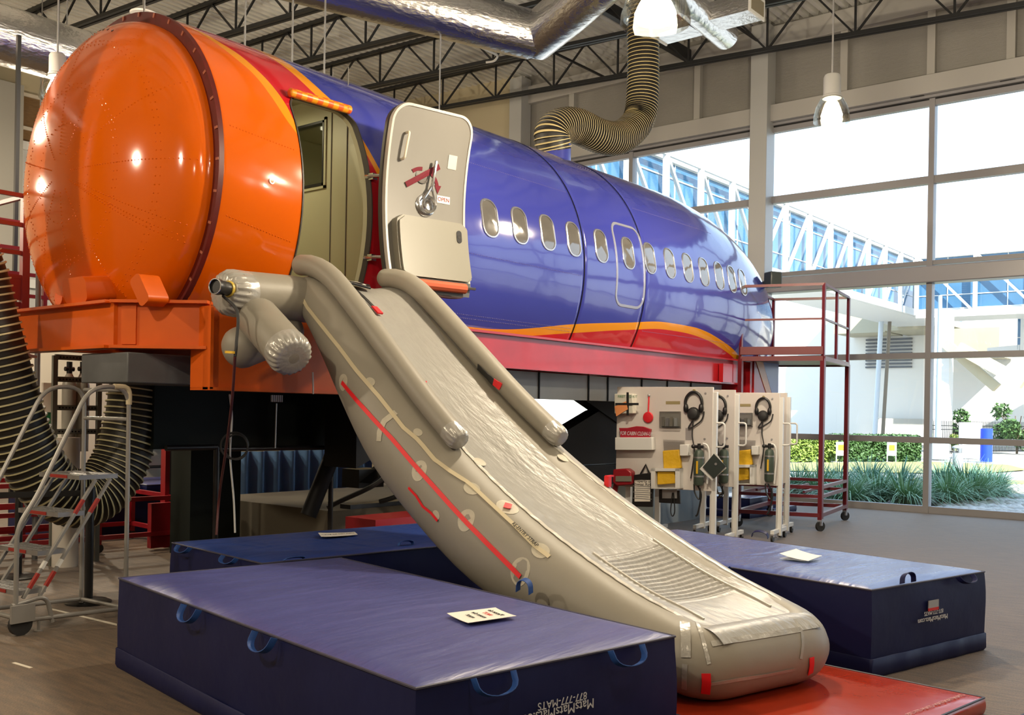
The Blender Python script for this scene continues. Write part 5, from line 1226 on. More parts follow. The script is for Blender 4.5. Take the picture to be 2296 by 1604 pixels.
# red carts and stored blue mats
def cart(c, L1, L2, h, label, zs=(.18, .45)):
    c = V(c); t = empty('red_steel_cart', c, label, 'cart', 'red steel carts at the back left')
    u = V((.995, -.10, 0)); v = V((.10, .995, 0))
    for i in (0, 1):
        for j in (0, 1): mb = MB(); p = c + u * L1 * i + v * L2 * j; mb.bar(p + V((0, 0, .1)), p + V((0, 0, h)), .05); mb.build('post', m_red, t)
    for z in zs:
        mb = MB()
        for a, b in (((0, 0), (1, 0)), ((1, 0), (1, 1)), ((1, 1), (0, 1)), ((0, 1), (0, 0))): mb.bar(c + u * L1 * a[0] + v * L2 * a[1] + V((0, 0, z)), c + u * L1 * b[0] + v * L2 * b[1] + V((0, 0, z)), .05)
        mb.build('frame', m_red, t)
    for i in (0, 1):
        for j in (0, 1): p = c + u * L1 * i + v * L2 * j + V((0, 0, .06)); mb = MB(); mb.lathe([(.055, -.018), (.055, .018)], p, (0, 1, 0), 14); mb.build('caster', m_rubber, t)
    return t
g1 = FL(405, 1232); cart((g1.x - 3.2, g1.y + .4, 0), 3.2, 1.2, .75, 'dark red steel cart frame behind the hose with blue mats inside', (.2, .62))
g2 = FL(-40, 1262); cart((g2.x - 1, g2.y, 0), 2.2, .9, .95, 'dark red steel cart frame at the left edge behind the ladder', (.25, .5, .82))
x0_, x1_ = at(398, 1000, Y=g1.y).x, at(428, 1000, Y=g1.y).x
t = empty('red_upright_frame', (x0_, g1.y + .3, 0), 'tall bright red upright plate with a black post beside the dark pedestal', 'upright')
mb = MB(); mb.box(x0_, x1_, g1.y + .25, g1.y + .35, .0, at(410, 922, Y=g1.y).z); mb.build('plate', m_red, t)
mb = MB(); mb.bar((x0_ + .06, g1.y + .2, 0), (x0_ + .06, g1.y + .2, at(410, 922, Y=g1.y).z), .04); mb.build('post', m_black, t)
mb = MB(); mb.box(at(350, 1150, Y=g1.y).x, at(480, 1150, Y=g1.y).x, g1.y + .1, g1.y + .18, .03, at(400, 1128, Y=g1.y).z); tag(mb.build('red_sheet_panel', m_red), 'low red sheet metal panel between the cart and the black post', 'panel')
def smallmat(x, y, w, d, z0, z1, label, m_=None):
    return mat('stored_mat', label, [(x, y), (x + w, y), (x + w, y + d), (x, y + d)], z0, z1, m_top1 if m_ is None else m_, m_navy, 'mat', None, .03, .006, False, seed=x)
sx_ = at(330, 1080, Y=12.0).x
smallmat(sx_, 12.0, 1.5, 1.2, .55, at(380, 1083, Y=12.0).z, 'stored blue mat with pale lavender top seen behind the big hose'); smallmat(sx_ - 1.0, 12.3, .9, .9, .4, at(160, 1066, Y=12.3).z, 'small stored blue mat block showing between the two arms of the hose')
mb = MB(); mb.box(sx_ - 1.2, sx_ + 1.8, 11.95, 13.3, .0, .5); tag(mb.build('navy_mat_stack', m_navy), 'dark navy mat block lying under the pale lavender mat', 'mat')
shx = at(380, 960, Y=14).x
t = empty('storage_shelf', (shx, 14, 0), 'black wire shelf seen between hose and red upright', 'shelf')
for k in range(4):
    mb = MB(); mb.box(shx - .5, shx + .6, 14, 14.4, .75 + k * .38, .77 + k * .38); mb.build('shelf_board', m_black, t)
for x in (shx - .5, shx, shx + .6): mb = MB(); mb.bar((x, 14, 0), (x, 14, 2.0), .03); mb.build('upright', m_black, t)
mb = MB(); mb.box(shx - 1.4, shx + .9, 14.5, 14.55, 0, 2.1); tag(mb.build('backing_board', m_cream), 'cream board behind the black wire shelf', 'board')
for k, (z, nm, lb, m_, sc) in enumerate(((1.56, 'folded_bag', 'white folded bag on the upper shelf behind the hose', m_paper, (1.2, .8, .7)), (1.53, 'folded_vest', 'orange folded vest lying under the white bag on the shelf', mk('orange_cloth', (.6, .12, .02), .7), (1.4, .8, .35)), (1.15, 'brown_bag', 'brown lumpy bag on the lower shelf behind the hose', mk('brown_cloth', (.18, .09, .03), .8), (1.3, .8, .8)), (1.535, 'yellow_vest', 'yellow folded vest at the bottom of the pile on the shelf', m_yellow, (1.45, .8, .25)))):
    mb = MB(); zz = {0: 1.80, 1: 1.68, 2: 1.25, 3: 1.58}[k]; mb.ball((shx + (.0, .02, .0, .0)[k], 14.2, zz), .15, 16, sc); tag(mb.build(nm, m_, smooth=60), lb, 'bag' if 'bag' in nm else 'vest')
# black rail in front of the motion base
ra_ = FL(743, 1190); rb2 = FL(484, 1206)
t = empty('black_pipe_railing', (rb2.x, rb2.y, 0), 'black pipe railing in front of the motion base under the fuselage', 'railing')
rz = 1.25
A_ = V((at(372, 1000, Y=10.2).x, 10.2, 0)); y_r = 8.45
xs_ = [at(372, 1002, Y=y_r).x, at(486, 1003, Y=y_r).x, at(743, 1018, Y=y_r).x, at(830, 1018, Y=y_r).x]
zr = at(486, 1003, Y=y_r).z
for x in xs_[1:3]: mb = MB(); mb.cyl((x, y_r, 0), (x, y_r, zr), .028, 12); mb.build('post', m_blackp, t)
mb = MB(); mb.cyl((xs_[0], y_r, zr), (xs_[1], y_r, zr), .028, 12); mb.cyl((xs_[1] + .0, y_r, zr - .02), (xs_[2], y_r, zr - .03), .024, 12); mb.cyl((xs_[2], y_r, zr - .03), (xs_[3] + 1.2, y_r, zr - .03), .024, 12); mb.build('top_rail', m_blackp, t)
mb = MB(); c = at(620, 905, Y=8.3); d = at(617, 1005, Y=8.3); mb.cyl(c, d, .008, 6); t2 = empty('actuator_sensor', c, 'small pale sensor block on a thin rod hanging above the railing', 'sensor'); mb.build('rod', m_steel, t2)
mb = MB()
for k in range(6): mb.obox(c + V((-.06 + .025 * k, 0, .05)), (.006, 0, 0), (0, .01, 0), (0, 0, .035))
mb.build('cable_strip', m_whitem, t2)
mb = MB(); mb.sheet(lambda u, v: V((8.2 + 2.6 * u, 11.6 + .05 * math.sin(u * 60), .0 + 1.1 * (1 - v))), 120, 2, (0, .01, 0)); tag(mb.build('blue_curtain', mk('light_blue_cloth', (.10, .22, .42), .7)), 'light blue pleated curtain seen through the motion base', 'curtain')
mb = MB(); xr = at(760, 1175, Y=7.9).x; mb.box(xr, xr + 1.6, 7.6, 8.0, .52, .66) if False else mb.box(xr, xr + 1.4, 7.35, 7.8, .0, at(800, 1166, Y=7.5).z); tag(mb.build('red_floor_box', m_red), 'low red steel box lying behind the deep blue mat', 'box')
# ================================================================== EQUIPMENT BOARDS
bd = V((-.16, .987, 0)).normalized(); bn = V((-bd.y, bd.x, 0))       # bd runs away from us, bn faces us
def board(end, L_, z0, z1, label, legs, feet=True, bb=True):
    e = V((*end, 0)); t = empty('equipment_board', e + bd * L_ / 2, label, 'equipment board', 'white equipment boards on wheels')
    mb = MB(); mb.obox(e + bd * L_ / 2 + V((0, 0, (z0 + z1) / 2)), bd * L_ / 2, bn * .018, V((0, 0, (z1 - z0) / 2))); mb.build('panel', m_white, t, bevel=.004)
    mb = MB(); mb.obox(e - bd * .02 - bn * .02 + V((0, 0, z1 / 2 + .0)), bd * .028, bn * .03, V((0, 0, z1 / 2 - .06))); mb.build('frame_post', m_whitem, t, bevel=.004)
    for lg in legs:
        c = e + bd * lg - bn * .05; mb = MB(); mb.obox(c + V((0, 0, z0 / 2 + .06)), bd * .035, bn * .025, V((0, 0, z0 / 2 - .02))); mb.build('leg', m_whitem, t)
    for lg in legs[:1] + legs[-1:]:
        c = e + bd * lg - bn * .05; mb = MB(); mb.bar(c + bn * .34 + V((0, 0, .13)), c - bn * .34 + V((0, 0, .13)), .05); ft = mb.build('foot_bar', m_whitem, t)
        for s_ in (-.32, .32):
            p = c + bn * s_; mb = MB(); mb.lathe([(.05, -.015), (.05, .015), (.03, .016)], p + V((0, 0, .05)), bd, 16); w_ = mb.build('caster_wheel', m_rubber, t)
            mb = MB(); mb.obox(p + V((0, 0, .085)), bd * .022, bn * .03, V((0, 0, .022))); mb.build('caster_fork', m_chrome, t)
    h_ = e - bd * .05; mb = MB(); mb.tube(fillet([h_ + bn * .0 + V((0, 0, 1.62)), h_ - bd * .10 + V((0, 0, 1.62)), h_ - bd * .10 + V((0, 0, 1.32)), h_ + V((0, 0, 1.32))], .04), .012, 8); mb.build('side_handle', m_whitem, t)
    for zz in (z1 - .08, (z0 + z1) / 2, z0 + .12):
        mb = MB(); mb.lathe([(.014, 0), (.014, .006)], e + bd * .10 + bn * .018 + V((0, 0, zz)), bn, 8); mb.build('screw', m_steel, t)
    return t, e
B1, E1 = board((11.30, 5.91), 1.31, .76, 2.07, 'leftmost white equipment board with red bag, red kit and headset on it', [.0, 1.15])
B2, E2 = board((12.21, 6.06), 1.22, .76, 2.06, 'second white equipment board, mostly hidden behind the leftmost board', [.0, 1.1])
B3, E3 = board((13.06, 5.81), 1.25, .75, 2.04, 'third white equipment board with headset and green cylinder, right of the second', [.0, 1.1])
B4, E4 = board((13.69, 5.98), 1.2, .75, 2.06, 'rearmost white equipment board, only its right edge showing', [.0, .9])
def bp(E_, px, py, off=.02): return onplane(px, py, E_ + bn * off, bn)
def pquad(E_, pix, off, th, name, mat_, parent, bevel=0):
    mb = MB(); mb.prism([bp(E_, x, y, off) for x, y in pix], bn * th); return mb.build(name, mat_, parent, bevel=bevel)
def rectp(x0, y0, x1, y1): return [(x0, y0), (x1, y0), (x1, y1), (x0, y1)]
def item(E_, name, pix, off, th, mat_, label, cat, group=None, bevel=.006):
    return tag(pquad(E_, pix, off, th, name, mat_, None, bevel), label, cat, group)
m_khaki = mk('khaki_label', (.30, .25, .12), .5)
pquad(E1, rectp(1493, 900, 1525, 907), .019, .002, 'name_plate', m_khaki, B1); pquad(E3, rectp(1655, 906, 1683, 912), .019, .002, 'name_plate', m_khaki, B3)
def headset(E_, px, py, s_, label):
    c = bp(E_, px, py, .05); t = empty('headset', c, label, 'headset', 'black headsets on the boards')
    X_, Z_ = bd, V((0, 0, 1))
    mb = MB(); mb.tube(arc(c, .11 * s_, -20, 200, X_, Z_ * 1.3, 20), .020 * s_, 8); mb.build('headband', m_blackp, t)
    for a in (-1, 1): mb = MB(); mb.ball(c + X_ * .10 * s_ * a - Z_ * .06 * s_, .042 * s_, 12, (.8, .8, 1.5)); mb.build('ear_cup', m_blackp, t)
    mb = MB(); mb.lathe([(.07 * s_, -.03), (.085 * s_, .0), (.06 * s_, .04), (.03 * s_, .05)], c - Z_ * .13 * s_, bn, 16); mb.build('mask', m_rubber, t)
    mb = MB(); mb.tube(smooth_path([c - Z_ * .2 * s_, c - Z_ * .32 * s_ + X_ * .06, c - Z_ * .22 * s_ - X_ * .10, c - Z_ * .1 * s_ - X_ * .14], 6), .009, 6); mb.tube(smooth_path([c - Z_ * .2 * s_, c - Z_ * .4 * s_ + X_ * .01, c - Z_ * .62 * s_ - X_ * .02, c - Z_ * .95 * s_ + X_ * .02], 6), .008, 6); mb.build('cord', m_rubber, t)
    mb = MB(); mb.lathe([(.016, 0), (.016, .03)], c + Z_ * .165 * s_ - bn * .03, bn, 10); mb.build('hook', m_khaki, t)
headset(E1, 1555, 905, 1.0, 'black headset with mask hanging on the leftmost white board'); headset(E2, 1610, 912, .95, 'black headset with mask hanging on the second white board'); headset(E3, 1711, 914, .9, 'black headset with mask hanging on the third white board')
def bottle(E_, px, y0, y1, label, mat_=None):
    a, b = bp(E_, px, y1, .10), bp(E_, px, y0, .10); t = empty('oxygen_bottle', a, label, 'oxygen bottle', 'green oxygen bottles on the boards'); h = b.z - a.z; r = .065
    mb = MB(); mb.lathe([(.02, 0), (.055, .01), (r, .04), (r, h * .72), (.05, h * .79), (.02, h * .82)], a, seg=20); mb.build('body', mk('dark_green_bottle', (.05, .07, .055), .35) if 'gb_' not in G else G['gb_'], t)
    mb = MB(); mb.cyl(a + V((0, 0, h * .8)), a + V((0, 0, h * .95)), .022, 10); mb.cyl(a + V((0, 0, h * .88)) - bd * .06, a + V((0, 0, h * .88)) + bd * .06, .02, 10); mb.ball(a + V((0, 0, h * .88)) + bd * .075, .03, 10); mb.build('regulator', m_blackp, t)
    mb = MB(); mb.obox(a + bn * (r + .001) + V((0, 0, h * .42)), bd * .012, bn * .002, V((0, 0, h * .14))); mb.build('yellow_tag', m_yellow, t)
    for f in (.2, .62): mb = MB(); mb.lathe([(r + .003, 0), (r + .003, .02)], a + V((0, 0, h * f)), seg=20); mb.build('clamp_band', m_steel, t)
    return t
bottle(E1, 1566, 990, 1090, 'green oxygen bottle on the right edge of the leftmost board'); bottle(E2, 1622, 990, 1085, 'green oxygen bottle on the second board beside the black square'); bottle(E3, 1724, 990, 1082, 'green oxygen bottle with yellow tag on the third board')
def cords(E_, px, label, ys=(1085, 1150)):
    p = [bp(E_, px + dx_, y, .08) for dx_, y in ((0, ys[0]), (10, ys[0] + 25), (3, ys[1]), (-2, ys[1] + 8))]
    mb = MB(); mb.tube(smooth_path(p, 6), .012, 6); q = [bp(E_, px + dx_, y, .09) for dx_, y in ((-6, ys[0]), (-4, ys[0] + 20), (6, ys[0] + 35), (8, ys[0] + 10))]; mb.tube(smooth_path(q, 6), .010, 6)
    tag(mb.build('hanging_strap', m_blackp), label, 'strap', 'black straps under the boards')
cords(E1, 1562, 'black strap hanging from the bottle of the leftmost board'); cords(E2, 1612, 'black strap loop hanging below the second board', (1080, 1110)); cords(E3, 1722, 'black strap hanging from the bottle of the third board', (1085, 1145))
for E_, px, lb in ((E1, 1590, 'clear tube from the regulator of the leftmost board'), (E3, 1741, 'clear tube curving down the edge of the third board')):
    mb = MB(); mb.tube(smooth_path([bp(E_, px - 14, 995, .09), bp(E_, px - 4, 1000, .10), bp(E_, px, 1020, .10), bp(E_, px - 3, 1060, .10), bp(E_, px - 5, 1085, .09)], 6), .012, 8); tag(mb.build('clear_tube', m_whitem), lb, 'tube', 'clear oxygen tubes')
# first aid kit
c4_ = rectp(1387, 884, 1428, 928)
t = empty('first_aid_kit', bp(E1, 1406, 905), 'white first aid kit with black crossing straps and orange card, top left of the board', 'first aid kit')
pquad(E1, c4_, .02, .14, 'case', mk('white_case', (.6, .58, .5), .5), t, .01)
pquad(E1, rectp(1405, 880, 1410, 932), .165, .006, 'strap', m_blackp, t); pquad(E1, rectp(1380, 904, 1432, 909), .168, .006, 'strap', m_blackp, t)
pquad(E1, [(1378, 912), (1404, 900), (1408, 918), (1382, 934)], .17, .004, 'orange_card', mk('orange_card', (.75, .28, .10), .5), t); 
text('FIRST AID KIT', .045, bp(E1, 1407, 890, .164), -bd, (0, 0, 1), m_green, t, 'kit_lettering')
# red paddle
t = empty('red_paddle', bp(E1, 1452, 930), 'red round paddle with thin handle hanging on the leftmost board', 'paddle'); mb = MB(); c = bp(E1, 1453, 936, .045)
mb.lathe([(.0, -.01), (.062, -.008), (.072, 0), (.062, .01), (.0, .016)], c, bn, 20); mb.build('blade', mk('bright_red_plastic', (.62, .02, .03), .3), t); mb = MB(); mb.tube([c + V((0, 0, .05)), bp(E1, 1455, 890, .045)], .010, 8); mb.build('handle', mk('bright_red_plastic_2', (.62, .02, .03), .3), t); mb = MB(); mb.ball(bp(E1, 1455, 887, .035), .02, 8); mb.build('hook', m_steel, t)
# organiser boxes
for E_, r_, lb in ((E1, (1481, 923, 1527, 960), 'clear organiser box on the leftmost board below the khaki plate'), (E3, (1651, 926, 1688, 957), 'clear organiser box on the third board below the khaki plate')):
    t = empty('organiser_box', bp(E_, r_[0], r_[3]), lb, 'organiser box', 'clear organiser boxes'); pquad(E_, rectp(*r_), .02, .008, 'back_plate', mk('organiser_back', (.42, .41, .38), .4) if 'ob' not in G else G['ob'], t)
    pquad(E_, rectp(*r_), .03, .05, 'lid', m_clear, t, .006)
    for k in range(4):
        x_ = r_[0] + 4 + (r_[2] - r_[0] - 8) * k / 4; pquad(E_, rectp(x_, r_[1] + 12 + 3 * (k % 2), x_ + 6, r_[3] - 4), .032, .03, 'packet', [m_grayd, mk('grey_packet', (.2, .2, .22), .5) if k == 1 else m_paper, m_grayd2, m_lgray][k], t)
    pquad(E_, rectp(r_[0] + 4, r_[3] - 3, r_[2] - 3, r_[3] - 1), .085, .003, 'black_edge', m_blackp, t)
# tray and clean-up bag
t = empty('white_tray', bp(E1, 1430, 1008), 'white shallow tray under the red clean-up bag on the leftmost board', 'tray'); pquad(E1, rectp(1388, 981, 1470, 1009), .02, .13, 'tray_body', m_whitem, t, .005)
t = empty('cabin_cleanup_bag', bp(E1, 1430, 980), 'red bag lettered for cabin clean-up sitting in the white tray', 'bag')
pquad(E1, [(1394, 982), (1393, 968), (1391, 960), (1410, 960), (1430, 956), (1445, 957), (1462, 963), (1459, 982)], .05, .05, 'bag_body', mk('dark_red_bag', (.33, .01, .025), .4), t, .004)
text('FOR CABIN CLEAN-UP', .052, bp(E1, 1426, 973, .105), -bd, (0, 0, 1), m_whiteink, t, 'bag_lettering', shear=.25).scale = (.86, .86, 1.35)
# small cards
item(E1, 'small_card', rectp(1537, 960, 1552, 987), .02, .003, mk('grey_card', (.30, .28, .28), .5), 'small grey card pinned between headset cord and organiser box', 'card')
# yellow vests, bins
def bin_(E_, r_, lb, lb2, lb3, top):
    t = empty('white_bin', bp(E_, r_[0], r_[3]), lb, 'bin', 'white open bins with yellow vests'); x0, y0, x1, y1 = r_
    pquad(E_, rectp(x0, y0, x1, y0 + 6), .02, .13, 'bin_frame_top', m_whitem, t); pquad(E_, rectp(x0, y1 - 1, x1, y1 + 1), .02, .13, 'bin_frame_bottom', m_whitem, t); pquad(E_, rectp(x0, y0, x0 + 9, y1), .02, .13, 'bin_side', m_whitem, t); pquad(E_, rectp(x1 - 10, y0, x1, y1), .02, .13, 'bin_side', m_whitem, t)
    item(E_, 'yellow_vest', [(x0 + 10, y0 + 7), (x1 - 16, y0 + 7), (x1 - 13, y1 - 10), (x0 + 10, y1 - 7)], .04, .07, m_yellow, lb2, 'life vest', 'yellow life vests', .01)
    a, b, c, d = top; tv = empty('yellow_vest_pouch', bp(E_, a, d), lb3, 'life vest', 'yellow life vests'); pquad(E_, [(a, b + 3), (c - 5, b), (c, d), (a + 2, d + 2)], .03, .06, 'vest', m_yellow, tv, .012); pquad(E_, [(a - 2, b - 22), (c + 4, b - 20), (c + 3, b + 4), (a, b + 6)], .05, .004, 'plastic_sleeve', m_clear, tv)
bin_(E1, (1468, 1050, 1532, 1094), 'white open bin at the bottom of the leftmost board', 'yellow vest inside the bin of the leftmost board', 'yellow vest pouch in a plastic sleeve on the leftmost board', (1489, 1008, 1531, 1050))
bin_(E3, (1648, 1042, 1697, 1085), 'white open bin at the bottom of the third board', 'yellow vest inside the bin of the third board', 'yellow vest pouch in a plastic sleeve on the third board', (1655, 1008, 1690, 1042))
item(E1, 'white_box', rectp(1530, 997, 1549, 1022), .02, .10, m_whitem, 'small white box left of the oxygen bottle on the leftmost board', 'box', 'small white boxes'); item(E3, 'white_box', rectp(1689, 1000, 1704, 1020), .02, .10, m_whitem, 'small white box left of the oxygen bottle on the third board', 'box', 'small white boxes')
# black square on a white backing
t = empty('black_square_pad', bp(E1, 1598, 1045, .2), 'black square pad on a white card, turned on its corner at the board edge', 'pad')
pquad(E1, [(1604, 1014), (1629, 1050), (1597, 1078), (1569, 1052)], .16, .006, 'white_card', m_whitem, t); pquad(E1, [(1601, 1018), (1628, 1046), (1601, 1074), (1576, 1048)], .175, .01, 'black_sheet', mk('black_green_sheet', (.02, .03, .028), .5), t); mb = MB(); mb.lathe([(.016, 0), (.016, .006)], bp(E1, 1605, 1041, .19), bn, 12); mb.build('stud', m_steel, t)
# megaphone / red kit, bags
t = empty('red_kit_case', bp(E1, 1405, 1085), 'dark red case with grey strap at the lower left corner of the board', 'case')
pquad(E1, [(1384, 1052), (1414, 1050), (1425, 1058), (1424, 1086), (1392, 1089), (1382, 1080)], .03, .14, 'case_body', mk('case_red', (.30, .012, .02), .35), t, .015); pquad(E1, rectp(1381, 1068, 1416, 1080), .175, .01, 'grey_strap', m_grayd2, t); pquad(E1, [(1378, 1085), (1388, 1082), (1384, 1108), (1374, 1106)], .06, .03, 'red_flap', mk('flap_red', (.30, .012, .02), .5), t)
t = empty('black_document_bag', bp(E1, 1445, 1100), 'black hanging bag with a white printed card, lower left on the board', 'bag')
pquad(E1, [(1424, 1065), (1462, 1060), (1467, 1066), (1466, 1137), (1420, 1136)], .03, .05, 'bag_body', m_blackp, t, .01); cd_ = pquad(E1, rectp(1423, 1077, 1458, 1125), .085, .004, 'white_card', m_paper, t)
text('Property of\nSouthwest Airlines', .052, bp(E1, 1440, 1083, .091), -bd, (0, 0, 1), m_ink, cd_, 'card_lettering')
mb = MB(); 
for k in range(7): mb.obox(bp(E1, 1440, 1091 + k * 4.6, .091), bd * (.13 - .02 * (k % 3)), bn * .0006, V((0, 0, .004)))
mb.build('card_text_lines', mk('card_grey_print', (.25, .25, .25), .6), cd_)['kind'] = 'stuff'
mb = MB(); mb.tube([bp(E1, 1436, 1064, .06), bp(E1, 1448, 1042, .05), bp(E1, 1456, 1062, .06)], .012, 8); mb.build('bag_strap', m_blackp, t)
t = empty('black_pouch', bp(E1, 1502, 1120), 'black pouch with white card and wrist loop hanging below the bin', 'pouch'); pquad(E1, [(1480, 1097), (1527, 1100), (1528, 1130), (1480, 1127)], -.06, .05, 'pouch_body', m_blackp, t, .01); pquad(E1, rectp(1485, 1098, 1518, 1118), -.005, .004, 'pouch_card', mk('grey_white_card', (.42, .42, .44), .5), t)
mb = MB(); mb.tube(smooth_path([bp(E1, 1508, 1105, .01), bp(E1, 1504, 1145, .01), bp(E1, 1508, 1158, .01), bp(E1, 1513, 1145, .01), bp(E1, 1510, 1105, .01)], 6), .008, 6); mb.build('wrist_loop', m_blackp, t)
mb = MB(); 
c = FL(1700, 1204); 
# blue mats stacked on the floor behind the boards
smallmat(15.4, 7.35, 1.9, .9, 0.0, .12, 'flat blue mat on the floor under the stack behind the boards', m_top1); smallmat(15.5, 7.4, 1.5, .8, .125, .34, 'pale blue stacked mat catching window light behind the boards', m_top3)

# ================================================================== RED ROLLING WORK PLATFORM
u_ = V((.985, .17, 0)).normalized(); v_ = V((-.30, .955, 0)).normalized(); o_ = V((14.55, 5.80, 0)); LU, LV = 1.9, 1.22
t = empty('rolling_work_platform', o_, 'dark red tubular rolling work platform beside the window wall', 'work platform')
def wp(a, b, z): return o_ + u_ * a + v_ * b + V((0, 0, z))
for a in (0, LU):
    for b in (0, LV):
        top = 3.72; mb = MB(); mb.bar(wp(a, b, .17), wp(a, b, 2.6), .065); mb.build('post', m_plat, t); mb = MB(); mb.bar(wp(a, b, 2.6), wp(a, b, top), .045); mb.build('rail_post', m_plat, t)
        mb = MB(); c = wp(a, b, .075); mb.lathe([(.075, -.02), (.075, .02), (.05, .024)], c, (.5, .86, 0), 18); w_ = mb.build('caster_wheel', m_rubber, t); mb = MB(); mb.obox(c + V((0, 0, .06)), (.03, 0, 0), (0, .035, 0), (0, 0, .05)); mb.build('caster_fork', m_chrome, t)
def ring(z, w_, nm, sides=(0, 1, 2, 3)):
    P4 = [wp(0, 0, z), wp(LU, 0, z), wp(LU, LV, z), wp(0, LV, z)]
    for i in sides: mb = MB(); mb.bar(P4[i], P4[(i + 1) % 4], w_); mb.build(nm, m_plat, t)
ring(.24, .06, 'base_rail'); ring(.52, .05, 'lower_rail'); ring(.66, .05, 'lower_rail'); ring(3.72, .04, 'top_rail'); ring(3.2, .03, 'mid_rail', (0, 2, 3)); ring(2.60, .07, 'deck_rail'); ring(2.72, .12, 'kick_rail', (3,))
mb = MB(); mb.obox(wp(LU / 2, LV / 2, 2.60), u_ * LU / 2, v_ * LV / 2, V((0, 0, .012))); mb.build('deck', m_darkred, t)
mb = MB(); mb.bar(wp(LU / 2, 0, 2.62), wp(LU / 2, 0, 3.72), .04); mb.build('rail_post', m_plat, t)
mb = MB(); mb.bar(wp(LU / 2, LV, 2.62), wp(LU / 2, LV, 3.72), .04); mb.build('rail_post', m_plat, t)
for k in range(3): mb = MB(); mb.bar(wp(0.02, .25 + .35 * k, .58), wp(LU, .25 + .35 * k, .58), .035); mb.build('shelf_slat', m_plat, t)
mb = MB(); bg = at(2000, 1143, Z=0)
# ================================================================== OUTSIDE
m_pave = mk('pale_road_concrete', (.38, .36, .32), .8, vary=.12, vscale=.6)
m_grass = mk('dry_grass', (.30, .29, .10), .9, vary=.4, vscale=2.5); m_soil = mk('dark_mulch', (.10, .075, .05), .9, vary=.5, vscale=5)
mb = MB(); mb.box(XW + .3, 140, -60, 80, -.35, -.14); struct(mb, 'outside_ground', m_pave)
def gpoly(pix, nm, label, cat, mat_, z=-.12, kind=None, th=.03):
    mb = MB(); mb.prism([at(x, y, Z=z) for x, y in pix], (0, 0, th)); return tag(mb.build(nm, mat_), label, cat, kind=kind)
mb = MB(); mb.box(XW + .3, 27.5, -8, 16, -.14, -.09); tag(mb.build('mulch_bed', m_soil), None, None, kind='structure')
def grass_strip(pix, nm, label, z=-.10): return gpoly(pix, nm, label, 'grass', m_grass, z, 'stuff')
grass_strip([(1760, 1040), (2090, 1037), (2260, 1044), (2300, 1054), (2200, 1062), (2000, 1060), (1760, 1056)], 'lawn_strip', 'dry lawn strip in front of the hedge outside')
grass_strip([(1760, 1072), (2000, 1074), (2300, 1080), (2300, 1086), (2000, 1084), (1760, 1080)], 'lawn_edge', 'narrow grass edge nearer the window')
rnd = random.Random(3)
# pebbles
mb = MB(); m_peb = mk('pale_river_pebbles', (.55, .50, .44), .6, vary=.5, vscale=4)
def inpoly(x, y, P):
    c = False
    for (xa, ya), (xb, yb_) in zip(P, P[1:] + P[:1]):
        if (ya > y) != (yb_ > y) and x < (xb - xa) * (y - ya) / (yb_ - ya) + xa: c = not c
    return c
PB = [(at(a, b, Z=-.08).x, at(a, b, Z=-.08).y) for a, b in ((2085, 1150), (2120, 1128), (2170, 1118), (2230, 1096), (2330, 1082), (2400, 1090), (2400, 1180), (2296, 1165))]
for k in range(9000):
    x = rnd.uniform(XW + .32, 30); y = rnd.uniform(-3, 8)
    if not inpoly(x, y, PB): continue
    c = V((x, y, -.09 + .02 * rnd.random())); r = .07 + .06 * rnd.random(); a = rnd.random() * 3; ex = V((math.cos(a), math.sin(a), 0)); ey = V((-ex.y, ex.x, 0))
    vs = [c + V((0, 0, r * .6))] + [c + (ex * math.cos(j * 1.0472) * .7 + ey * math.sin(j * 1.0472) * .5) * r + V((0, 0, r * .45)) for j in range(6)] + [c + (ex * math.cos(j * 1.0472) * 1.2 + ey * math.sin(j * 1.0472) * .8) * r for j in range(6)]
    mb.add(vs, [(0, j + 1, (j + 1) % 6 + 1) for j in range(6)] + [(j + 1, j + 7, (j + 1) % 6 + 7, (j + 1) % 6 + 1) for j in range(6)])
tag(mb.build('river_pebbles', m_peb, smooth=80), 'bed of pale river pebbles outside the glass at the lower right', 'pebbles', kind='stuff')
# strappy plants
m_leaf = mk('blue_green_strap_leaf', (.17, .34, .24), .5, vary=.5, vscale=3); m_leaf2 = mk('green_strap_leaf', (.20, .36, .19), .5, vary=.5, vscale=3)
def clump(x, y, s_, n, m_, label):
    mb = MB()
    for k in range(n):
        a = rnd.random() * 6.283; L_ = s_ * (.6 + .6 * rnd.random()); sp_ = .35 + .85 * rnd.random(); w_ = .014 + .010 * rnd.random(); dx_ = V((math.cos(a), math.sin(a), 0)); sd = V((-dx_.y, dx_.x, 0)); b0 = V((x, y, -.1)) + dx_ * .15 * s_ * rnd.random(); prev = None
        R = []
        for i in range(5):
            f = i / 4; p = b0 + dx_ * L_ * sp_ * f + V((0, 0, L_ * .85 * (1.25 * f - 1.0 * sp_ * f * f))); R.append((p + sd * w_ * (1 - f * .9), p - sd * w_ * (1 - f * .9)))
        o0 = len(mb.v); mb.v += [q for r_ in R for q in r_]; mb.f += [(o0 + 2 * i, o0 + 2 * i + 1, o0 + 2 * i + 3, o0 + 2 * i + 2) for i in range(4)]; mb.mi += [0] * 4
    tag(mb.build('strap_leaf_plant', m_, flat=True), label, 'plant', 'strap-leaved plants outside the glass')
